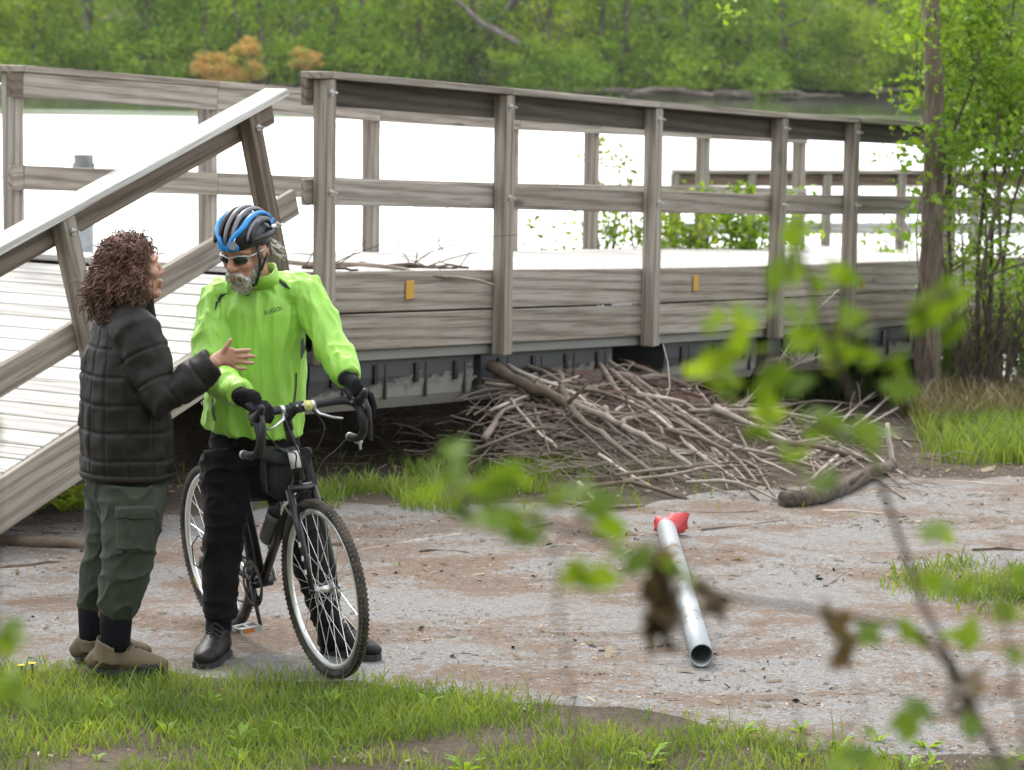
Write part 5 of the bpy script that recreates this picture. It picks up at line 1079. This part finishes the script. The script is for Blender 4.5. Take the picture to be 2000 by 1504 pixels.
for i, (x, y) in enumerate(((1.000, .248), (.980, .258), (.958, .262), (.938, .258))): finger(m, [B(x - .02, .232, 1.078), B(x + .012, y, 1.055), B(x + .022, y + .006, 1.012), B(x + .018, y - .004, .972 + .008 * i)], .0122)
finger(m, [B(.925, .190, 1.075), B(.965, .184, 1.055), B(.995, .186, 1.03)], .0125)
g2 = garment('glove', m, .0045, GLOVE, man, lambda c, n: .0018 * noise.noise(c * 120), 2); gb = bvh(g2)
strip('glove_patch', gb, [(683, 779), (690, 782), (700, 785)], [8, 9, 5], GLOVEGREY, g2)
m = MB(); c = lw.lerp(Le, .10); d = (Le - lw).normalized(); m.tube([c, c + d * .022], .0405, 18); m.build('wrist_band', NAVY, man, True)
# helmet
HT, HT3 = frame3(H(-.010, 0, .060), MH3 @ Vector((1, 0, -.06)), MH3 @ Vector((0, 0, 1))); hp = lambda x, y, z: HT @ Vector((x, y, z))
helm = empty('helmet', hp(0, 0, 0)); helm.parent = man; helm.matrix_parent_inverse = man.matrix_basis.inverted(); helm['label'] = 'blue, black and grey vented cycling helmet'
m = MB(); nu, nv = 36, 12
for j in range(nv + 1):
    ph = math.pi * .5 * (j / nv) * 1.12
    for i in range(nu): t = 6.2832 * i / nu; m.v.append(tuple(hp(.122 * math.sin(ph + .02) * math.cos(t), .092 * math.sin(ph + .02) * math.sin(t), .098 * math.cos(ph) + (.012 if math.cos(t) > .2 else -.012 * (1 - math.cos(t)) * .5) * (j / nv))))
for j in range(nv):
    for i in range(nu): m.f.append((j * nu + i, (j + 1) * nu + i, (j + 1) * nu + (i + 1) % nu, j * nu + (i + 1) % nu))
m.build('shell', HBLACK, helm, True)
def rib(c0, c1, t0, t1, mt, w_, h_, pinch=0.0, nm='rib', lift=1.07):
    pts = []
    for k in range(15):
        t = R(t0 + (t1 - t0) * k / 14); e = sstep(0, 1, k / 5) if pinch else 1; y = c0 + (c1 - c0) * k / 14; y = y * (pinch + (1 - pinch) * e) if pinch else y
        q = math.sqrt(max(.05, 1 - (y / .098) ** 2)); pts.append(hp(.128 * lift / 1.05 * q * math.cos(t), y * lift, .102 * lift * q * math.sin(t) + .004))
    m = MB(); ref = HT3 @ Vector((0, 0, 1)); N_ = len(pts)
    m.tube(pts, [(h_ * (.55 + .45 * math.sin(math.pi * min(1, (k + 1.5) / N_ * 1.1))), w_) for k in range(N_)], 10, None, True, True); return m.build(nm, mt, helm, True)
rib(0, 0, 12, 165, HGREY, .010, .010); 
for s in (-1, 1):
    rib(s * .028, s * .028, 12, 168, HGREY if s > 0 else HBLACK, .008, .010); rib(s * .052, s * .060, 2, 150, HBLUE, .010, .011, .22, 'blue_rib', 1.09); rib(s * .080, s * .080, 8, 165, HBLACK, .010, .010); rib(s * .070, s * .074, 20, 140, HGREY, .006, .009)
    m = MB(); m.tube([hp(.07, s * .088, .02), hp(.0, s * .104, .012), hp(-.07, s * .088, .0), hp(-.118, s * .03, -.01)], [(.014, .007)] * 4, 10, HT3 @ Vector((0, 0, 1)), True, True); m.build('rim_band', HBLACK, helm, True)
    m = MB(); m.tube([hp(-.045, s * .104, .030), hp(-.09, s * .086, .012), hp(-.118, s * .05, .0)], [(.008, .005)] * 3, 8, HT3 @ Vector((0, 0, 1)), True, True); m.build('white_edge', HWHITE, helm, True)
    m = MB(); m.tube([H(.030, s * .080, .045), H(.030, s * .081, -.01), H(.034, s * .074, -.055), H(.046, s * .052, -.108), H(.05, 0, -.130)], (.005, .008), 8, MH3 @ Vector((0, 1, 0))); m.build('strap', PARTB, helm, True); m = MB(); m.tube([H(-.05, s * .080, .03), H(-.01, s * .086, -.01), H(.034, s * .078, -.055)], (.004, .007), 8, MH3 @ Vector((0, 1, 0))); m.build('strap', PARTB, helm, True)
m = MB(); m.tube([hp(.115, -.04, .01), hp(.130, 0, .012), hp(.115, .04, .01)], [(.016, .008)] * 3, 10, HT3 @ Vector((0, 0, 1)), True, True); m.build('front_edge', HBLUE, helm, True)
hd = MB()
for k in range(2):
    c = hp(-.055 - .02 * k, .097 - .006 * k, .045); hd.tube([c, c + HT3 @ Vector((0, .004, 0))], .008, 10)
hd.build('logo_badge', HBLUE, helm)
mc = P3(454, 480, 10.585); m = MB(); dv = (CC - mc).normalized(); m.tube([mc, mc + dv * .006], .0165, 18); mo = m.build('mirror', MIRROR, helm); m = MB(); m.tube([mc, P3(461, 462, 10.61), P3(468, 452, 10.64)], .0022, 6); m.build('mirror_arm', SILVER, mo)
# face details
gl = empty('sunglasses', H(.1, 0, .01)); gl.parent = man; gl.matrix_parent_inverse = man.matrix_basis.inverted()
for s in (-1, 1):
    m = MB(); m.ball(H(.090, s * .034, .008), (.012, .031, .019), MH3 @ Matrix.Rotation(s * .25, 3, 'Z'), 16, 10); m.build('lens', LENS, gl, True); m = MB(); m.tube([H(.086, s * .062, .018), H(.06, s * .074, .018), H(-.005, s * .083, .018)], .0028, 6); m.build('temple', SILVER, gl, True)
m = MB(); m.tube([H(.082, -.064, .022), H(.103, -.034, .028), H(.110, 0, .018), H(.103, .034, .028), H(.082, .064, .022)], .0028, 6); m.build('frame', SILVER, gl, True)
m = MB(); m.ball(H(.058, 0, -.080), (.047, .046, .044), MH3); m.ball(H(.070, 0, -.098), (.030, .032, .028), MH3)
for s in (-1, 1): m.tube([H(.112, s * .004, -.044), H(.106, s * .024, -.050), H(.088, s * .044, -.072)], [.009, .011, .008], 8, None, True, True); m.ball(H(.026, s * .052, -.060), (.030, .010, .026), MH3)
beard = garment('beard', m, .004, WHITEHAIR, man, lambda c, n: .002 * noise.noise(c * 40) + .003 * noise.noise(Vector((c.x * 190, c.y * 190, c.z * 50))), 1)
m = MB(); m.tube([H(.113, -.018, -.0605), H(.1165, 0, -.060), H(.113, .018, -.0605)], [(.005, .004)] * 3, 8, MH3 @ Vector((0, 0, 1)), True, True); m.build('lips', LIP, man, True)
rg = np.random.default_rng(8); m = MB(); bv = beard.data.vertices
for k in range(420):
    v = bv[int(rg.integers(0, len(bv)))]; d = v.normal * .5 + MH3 @ Vector((.1, 0, -.9)) + Vector(rg.normal(size=3)) * .25; m.tube([v.co, v.co + d * .006, v.co + d * .013], [.0016, .0014, .0005], 4)
bh = m.build('beard_hairs', WHITEHAIR, beard); bh['kind'] = 'stuff'
rg = np.random.default_rng(9); m = MB()
for k in range(150):
    s = 1 if rg.random() < .72 else -1; a = rg.uniform(.2, 1.0); b = H(-.035 - .06 * a, s * (.084 - .035 * a * a), .03 - .05 * rg.random()); d = MH3 @ Vector((-.035 - .02 * rg.random(), s * .012 * rg.normal(), -.030 - .028 * rg.random())); m.tube([b, b + d * .5 + Vector(rg.normal(size=3)) * .004, b + d + Vector(rg.normal(size=3)) * .008], [.005, .004, .001], 5)
ho = m.build('hair', WHITEHAIR, man, True); ho['kind'] = 'stuff'
# ================================================================== woman
wom = empty('person', (-1.47, 10.5, 0), 'person with curly brown hair in dark quilted jacket and olive trousers gesturing with one hand', 'person')
wf = Vector((.90, .43, 0)).normalized(); wl = Vector((-wf.y, wf.x, 0))
wh_ = P3(259, 527, 10.56); WHm, WH3 = frame3(wh_, (.90, .40, .10)); W = lambda x, y, z: WHm @ Vector((x, y, z))
m = MB(); head_parts(m, WHm, WH3, True); wn = P3(252, 612, 10.56); m.tube([W(-.02, 0, -.03), W(-.03, 0, -.085), wn, wn - Z3 * .05], [.052, .048, .050, .055], 14)
tw = [(245, 640, .15, .10), (240, 720, .15, .11), (243, 820, .15, .12), (250, 930, .16, .13), (250, 985, .14, .12)]
m.tube([P3(x, y, 10.56) for x, y, a, b in tw], [(a, b) for x, y, a, b in tw], 18, wl, True, True)
wRs, wRe, wRw = P3(268, 652, 10.41), P3(322, 782, 10.34), P3(424, 703, 10.36); wLs, wLe, wLw = P3(225, 652, 10.71), P3(255, 790, 10.78), P3(300, 860, 10.70)
m.tube([wn, wRs, wRe, wRw], [.05, .05, .042, .027], 12); m.tube([wn, wLs, wLe, wLw], [.05, .05, .042, .03], 12)
hY = 10.36; hw = P3(432, 699, hY); pc = P3(447, 697, hY)
m.tube([wRw, hw, pc, P3(457, 698, hY)], [(.027, .022), (.030, .017), (.037, .013), (.036, .012)], 14, Vector((0, 0, 1)), True, True)
finger(m, [P3(452, 688, hY), P3(466, 686, hY - .006), P3(478, 684, hY - .008), P3(488, 683.5, hY - .006)], .0092); finger(m, [P3(455, 696, hY), P3(470, 696, hY - .004), P3(484, 696, hY - .006), P3(496, 696, hY - .004)], .0094)
finger(m, [P3(454, 704, hY), P3(469, 707, hY - .002), P3(482, 709, hY - .003), P3(494, 709, hY)], .0090); finger(m, [P3(450, 712, hY + .003), P3(462, 718, hY + .002), P3(471, 720, hY + .002), P3(481, 720, hY + .004)], .0080); finger(m, [P3(436, 688, hY - .008), P3(440, 680, hY - .014), P3(447, 671, hY - .016), P3(451, 664, hY - .014)], .0105)
for q in ([(262, 960, 10.47), (254, 1080, 10.45), (236, 1160, 10.45), (226, 1262, 10.46)], [(226, 960, 10.64), (212, 1080, 10.66), (188, 1160, 10.66), (180, 1255, 10.655)]): m.tube([P3(*a) for a in q], [.085, .065, .05, .035], 12)
wbody = link('body', remeshed(m, .0048, 2), SKIN, wom)
# quilted jacket
m = MB(); jw = [(256, 600, .07, .06), (252, 618, .13, .085), (246, 645, .185, .115), (241, 700, .200, .145), (240, 770, .205, .160), (244, 850, .210, .172), (249, 905, .212, .178), (250, 925, .205, .172)]
m.tube([P3(x, y, 10.56) for x, y, a, b in jw], [(a, b) for x, y, a, b in jw], 28, wl, True, False)
m.tube([P3(250, 625, 10.50), wRs, wRs.lerp(wRe, .5), wRe, wRe.lerp(wRw, .5), wRw.lerp(wRe, .06)], [.08, .092, .088, .082, .070, .056], 18, None, True, False); m.tube([P3(245, 625, 10.62), wLs, wLs.lerp(wLe, .5), wLe, wLw], [.08, .09, .085, .078, .06], 16, None, True, True)
_jm = remeshed(m, .006, 5)
def seg_par(c, pts):
    best = (9, 0); acc = 0
    for a, b in zip(pts[:-1], pts[1:]):
        d = b - a; t = max(0, min(1, (c - a).dot(d) / d.length_squared)); q = a + d * t; e = (c - q).length
        if e < best[0]: best = (e, acc + t * d.length)
        acc += d.length
    return best
_arm = [wRs, wRe, wRw]; _cx = P3(243, 760, 10.56)
def quilt(c, n):
    e, s = seg_par(c, _arm); wr = .006 * noise.noise(c * 7) + .004 * noise.noise(c * 17)
    if e < .105 and (c - _cx).dot(wl) < -.10 or (c.x > _cx.x + .2):
        u = min(1, abs(math.sin(math.pi * (s + .03) / .115)) * 3.2); return .0065 * u ** .6 - .005 + wr * 2.4
    a = math.atan2((c - _cx).dot(wl), (c - _cx).dot(wf)); z = c.z + .010 * noise.noise((c.x * 5, c.y * 5, 1)); q = min(1, abs(math.sin(math.pi * z / .105)) * 3) ** .6 * min(1, abs(math.sin(a * 7 + .2)) * 3) ** .6
    return .0075 * q - .005 + wr * 1.8
displace(_jm, quilt); wj = link('jacket', _jm, QUILT, wom); wj['label'] = 'charcoal quilted jacket'
m = MB(); cb = P3(255, 612, 10.56); ax_ = (W(-.02, 0, -.08) - cb).normalized(); n = 24
for k, (rr, up) in enumerate(((.085, -.03), (.080, .01), (.078, .045), (.072, .045), (.070, .0))):
    for i in range(n): a = 6.2832 * i / n; m.v.append(tuple(cb + ax_ * (up + .012 * math.cos(a)) + wf * (math.cos(a) * rr + .012) + wl * math.sin(a) * rr * .92))
for k in range(4):
    for i in range(n): m.f.append((k * n + i, k * n + (i + 1) % n, (k + 1) * n + (i + 1) % n, (k + 1) * n + i))
m.build('collar', COLLAR, wj, True)
m = MB(); c0 = P3(250, 922, 10.56); n = 48
for rr, up in ((1.0, .012), (1.03, 0), (1.0, -.014), (.95, -.012)):
    for i in range(n): a = 6.2832 * i / n; m.v.append(tuple(c0 + wl * math.cos(a) * .210 * rr + wf * math.sin(a) * .177 * rr + Z3 * up))
for k in range(3):
    for i in range(n): m.f.append((k * n + i, k * n + (i + 1) % n, (k + 1) * n + (i + 1) % n, (k + 1) * n + i))
m.build('hem', QUILT, wj, True)
# trousers
m = MB(); m.tube([P3(250, 905, 10.56), P3(250, 945, 10.56), P3(250, 985, 10.56)], [(.185, .155), (.182, .150), (.15, .125)], 22, wl, True, True)
m.tube([P3(258, 950, 10.48), P3(258, 1010, 10.46), P3(251, 1070, 10.45), P3(246, 1110, 10.45), P3(238, 1150, 10.45), P3(230, 1182, 10.455), P3(227, 1200, 10.46)], [.128, .114, .100, .095, .089, .080, .066], 18, None, True, False)
m.tube([P3(222, 950, 10.64), P3(214, 1010, 10.66), P3(208, 1070, 10.66), P3(196, 1130, 10.66), P3(186, 1165, 10.66), P3(180, 1190, 10.66)], [.115, .100, .088, .078, .070, .056], 16, None, True, False)
wt = garment('trousers', m, .0065, OLIVE, wom, folds(.009, .010, 8.1, (5, 5, 5), (9, 9, 13)), 3); wb = bvh(wt)
def patch(name, tree, x0, y0, x1, y1, nx, ny, mt, parent, off):
    m = MB(); g = {}
    for i in range(nx + 1):
        for j in range(ny + 1): g[i, j] = on_surface(tree, x0 + (x1 - x0) * i / nx, y0 + (y1 - y0) * j / ny, off * (.2 if i in (0, nx) or j in (0, ny) else 1))
    for i in range(nx):
        for j in range(ny):
            q = [g[i, j], g[i, j + 1], g[i + 1, j + 1], g[i + 1, j]]
            if all(p is not None for p in q): m.quad(*q)
    if m.f: return m.build(name, mt, parent, True)
pk = patch('cargo_pocket', wb, 226, 1000, 300, 1080, 10, 10, OLIVE, wt, .010)
patch('pocket_flap', wb, 225, 988, 302, 1016, 10, 5, OLIVE, wt, .017)
m = MB()
for k in range(2): m.box(on_surface(wb, 233, 1076, .012), CR * .014, CU * .006, CF * .002)
m.v = m.v[:8]; m.f = m.f[:6]; m.build('pocket_label', NAVY, wt)
for a, b, r0, r1 in (((227, 1190, 10.46), (225, 1268, 10.46), .063, .057), ((179, 1180, 10.66), (179, 1260, 10.655), .053, .048)):
    m = MB(); a, b = P3(*a), P3(*b); m.tube([a, a.lerp(b, .35), a.lerp(b, .7), b], [r0, r0 * .97, r1, r1 * 1.02], 18); g = m.build('gaiter', GAITER, wom, True); displace(g.data, lambda c, n: .003 * noise.noise(c * 20))
h1 = P3(184, 1320, 10.46); shoe(wom, (h1.x - .005, 10.47, .012), (1, -.10, 0), .285, .050, BOOT, SOLE, .14, .063, P3(226, 1262, 10.46), 'boot', 'brown suede hiking boot'); h2 = P3(152, 1300, 10.66); shoe(wom, (h2.x - .005, 10.66, .012), (1, .05, 0), .285, .050, BOOT, SOLE, .14, .056, P3(181, 1254, 10.655), 'boot', 'brown suede hiking boot')
# hair: full volume and loose curls
m = MB(); hc = P3(240, 512, 10.585); m.ball(hc, (.096, .10, .098)); m.ball(P3(226, 540, 10.57), (.096, .10, .098)); m.ball(P3(217, 565, 10.56), (.084, .086, .068)); m.ball(P3(252, 503, 10.565), (.083, .09, .092)); m.ball(P3(256, 545, 10.50), (.048, .045, .072))
hair = garment('hair', m, .006, HAIR, wom, lambda c, n: .016 * noise.noise(c * 26) + .010 * noise.noise(c * 55), 1)
rg = np.random.default_rng(77); m = MB(); hv = hair.data.vertices; nvv = len(hv)
for k in range(2400):
    v = hv[int(rg.integers(0, nvv))]; p = v.co.copy(); nn = v.normal.copy()
    if (p - wh_).dot(WH3.col[0]) > .045 and p.z < wh_.z + .075: continue
    d = Vector((0, 0, -1)) * (.9 if p.z < hc.z + .04 else .4) + nn * .16 + Vector(rg.normal(size=3)) * .25; d.normalize(); Ln = rg.uniform(.03, .075) * (1.25 if p.z < hc.z - .02 else .8); a = d.orthogonal().normalized(); b = d.cross(a); r = rg.uniform(.005, .011); ph = rg.random() * 6.28; nt_ = rg.uniform(1, 2.2)
    m.tube([p + nn * .002 + d * Ln * t / 9 + (a * math.cos(ph + 6.28 * nt_ * t / 9) + b * math.sin(ph + 6.28 * nt_ * t / 9)) * r for t in range(10)], [.0028 * (1 - .6 * t / 9) for t in range(10)], 4)
cu = m.build('curls', HAIR, hair, True); cu['kind'] = 'stuff'
m = MB(); m.ball(W(.080, -.030, .012), (.008, .011, .007), WH3, 10, 6); m.build('eye', EYEW, wom, True); m = MB(); m.tube([W(.090, -.012, .042), W(.086, -.034, .046), W(.068, -.052, .038)], .004, 6); m.build('eyebrow', LASH, wom, True)
# ------------------------------------------------------------------ out of focus saplings close to the camera, rooted on the near bank
rng = np.random.default_rng(91)
def sapling(label, Y, stems, leaves, dead=(), leaf=.036, r=.0035, root=None, seed=0):
    rg = np.random.default_rng(900 + seed); b = atY(*(root or stems[0][0]), Y); b.z = gz(b.x, b.y) - .02; o = empty('sapling', b, label, 'sapling'); m = MB()
    for i, s in enumerate(stems):
        pts = [atY(x, y, Y + .02 * rg.normal()) for x, y in s]
        if i == 0: pts = [b, b.lerp(pts[0], .5) + Vector((.02, 0, 0))] + pts
        q = []
        for j in range(len(pts) - 1):
            for t in (0, .33, .67): q.append(pts[j].lerp(pts[j + 1], t) + Vector(rg.normal(size=3)) * .0012)
        q.append(pts[-1]); r0 = r if i == 0 else r * .72; m.tube(q, [r0 * (1 - .6 * k / len(q)) for k in range(len(q))], 7)
    m.build('stem', STICK_DK, o, True)
    P = []; T = []
    for x, y in leaves:
        for k in range(3): P.append(atY(x + rg.normal() * 18, y + rg.normal() * 12, Y + .03 * rg.normal())); T.append(.5 + .2 * rg.normal())
    if P: link('foliage', leaf_mesh('foliage', P, leaf * (.75 + .5 * rg.random(len(P))), rg, .3, .62, 0, np.array(T)), LEAF_NEAR, o)
    P = []
    for x, y, h, n in dead:
        for k in range(n): P.append(atY(x + rg.normal() * 14, y + h * rg.random(), Y + .02 * rg.normal()))
    if P: link('dead_leaves', leaf_mesh('dead_leaves', P, leaf * 1.1, rg, .6, .4, 0), LEAF_DRY, o)
up = [(1560, 445), (1530, 525), (1620, 545), (1400, 630), (1470, 605), (1560, 600), (1680, 620), (1800, 610), (1860, 580), (1380, 700), (1450, 680), (1520, 745), (1620, 690), (1700, 700), (1740, 750), (1590, 820), (1480, 840), (1650, 860), (1720, 870), (1540, 870), (1600, 940), (1440, 740), (1580, 660), (1500, 800), (1840, 650), (1690, 640)]
sapling('blurred leafy sapling close by, its top leaves covering the dock posts', 2.75, [[(1960, 1504), (1885, 1340), (1800, 1180), (1745, 1010), (1700, 880), (1640, 720), (1580, 560), (1555, 430)], [(1700, 880), (1600, 830), (1480, 840)], [(1640, 720), (1500, 700), (1380, 690)], [(1620, 660), (1750, 620), (1870, 570)], [(1885, 1340), (1790, 1230), (1640, 1200), (1400, 1160), (1290, 1110), (1180, 1060), (1120, 1005)], [(1180, 1060), (1000, 1000), (850, 960)]], up + [(1840, 1050), (1700, 1240), (1790, 1230), (1890, 1235)],
        ((1290, 1085, 170, 46), (1640, 1200, 90, 7), (1890, 1330, 60, 9), (1385, 1150, 40, 6)), .044, .0046, (1975, 1600), 1)
sapling('blurred low leaf spray close by in front of the brush pile', 2.35, [[(1130, 1504), (1100, 1250), (1080, 1080), (1000, 1000), (870, 950)], [(1080, 1080), (1150, 1000)], [(1000, 1000), (880, 890)]], [(872, 890), (850, 950), (885, 1000), (960, 1010), (1000, 950), (1040, 990), (1120, 960), (1160, 1000), (1010, 1050), (1240, 1080), (1330, 1120), (1150, 1130), (930, 960)], (), .044, .0022, (1140, 1700), 2)
sapling('blurred leafy shoots close by beside the grey path', 2.6, [[(2010, 1504), (1980, 1350), (1960, 1200), (1970, 1050)], [(1980, 1350), (1850, 1400), (1760, 1400)], [(1960, 1200), (1850, 1150)]], [(1960, 1200), (1990, 1290), (1760, 1405), (1850, 1150), (1985, 1130), (1830, 1045), (1900, 1420), (1960, 1480), (1700, 1480), (1640, 1490)], (), .040, .003, (2020, 1650), 3)
sapling('blurred leaf shoot at the very edge of the near verge', 2.5, [[(-20, 1504), (-10, 1200), (-5, 830)], [(-10, 1300), (20, 1260), (40, 1245)]], [(-2, 835), (2, 1365), (40, 1248), (-5, 1340)], (), .036, .0022, (-30, 1700), 4)
sapling('thin bare blurred shoots close by in front of the grey path', 2.9, [[(1590, 1504), (1560, 1420), (1545, 1330)], [(1590, 1480), (1690, 1390), (1660, 1290)], [(1575, 1460), (1480, 1440)]], [(1690, 1450), (1705, 1475)], (), .022, .0022, (1600, 1700), 5)
# ------------------------------------------------------------------ thin haze over the lake
_h = bpy.data.materials.new('haze_air'); _h.use_nodes = True; _h.node_tree.nodes.clear(); _o = N(_h, 'ShaderNodeOutputMaterial'); _v = N(_h, 'ShaderNodeVolumePrincipled'); _v.inputs['Color'].default_value = (.93, .96, 1, 1); _v.inputs['Density'].default_value = .00018; _v.inputs['Anisotropy'].default_value = .3; L(_h, _v.outputs[0], _o.inputs['Volume'])
_m = MB(); _m.box((0, 160, 13), (720, 0, 0), (0, 180, 0), (0, 0, 17)); _ho = tag(_m.build('haze', _h), 'thin pale haze in the air over the lake', 'haze', None, 'stuff')
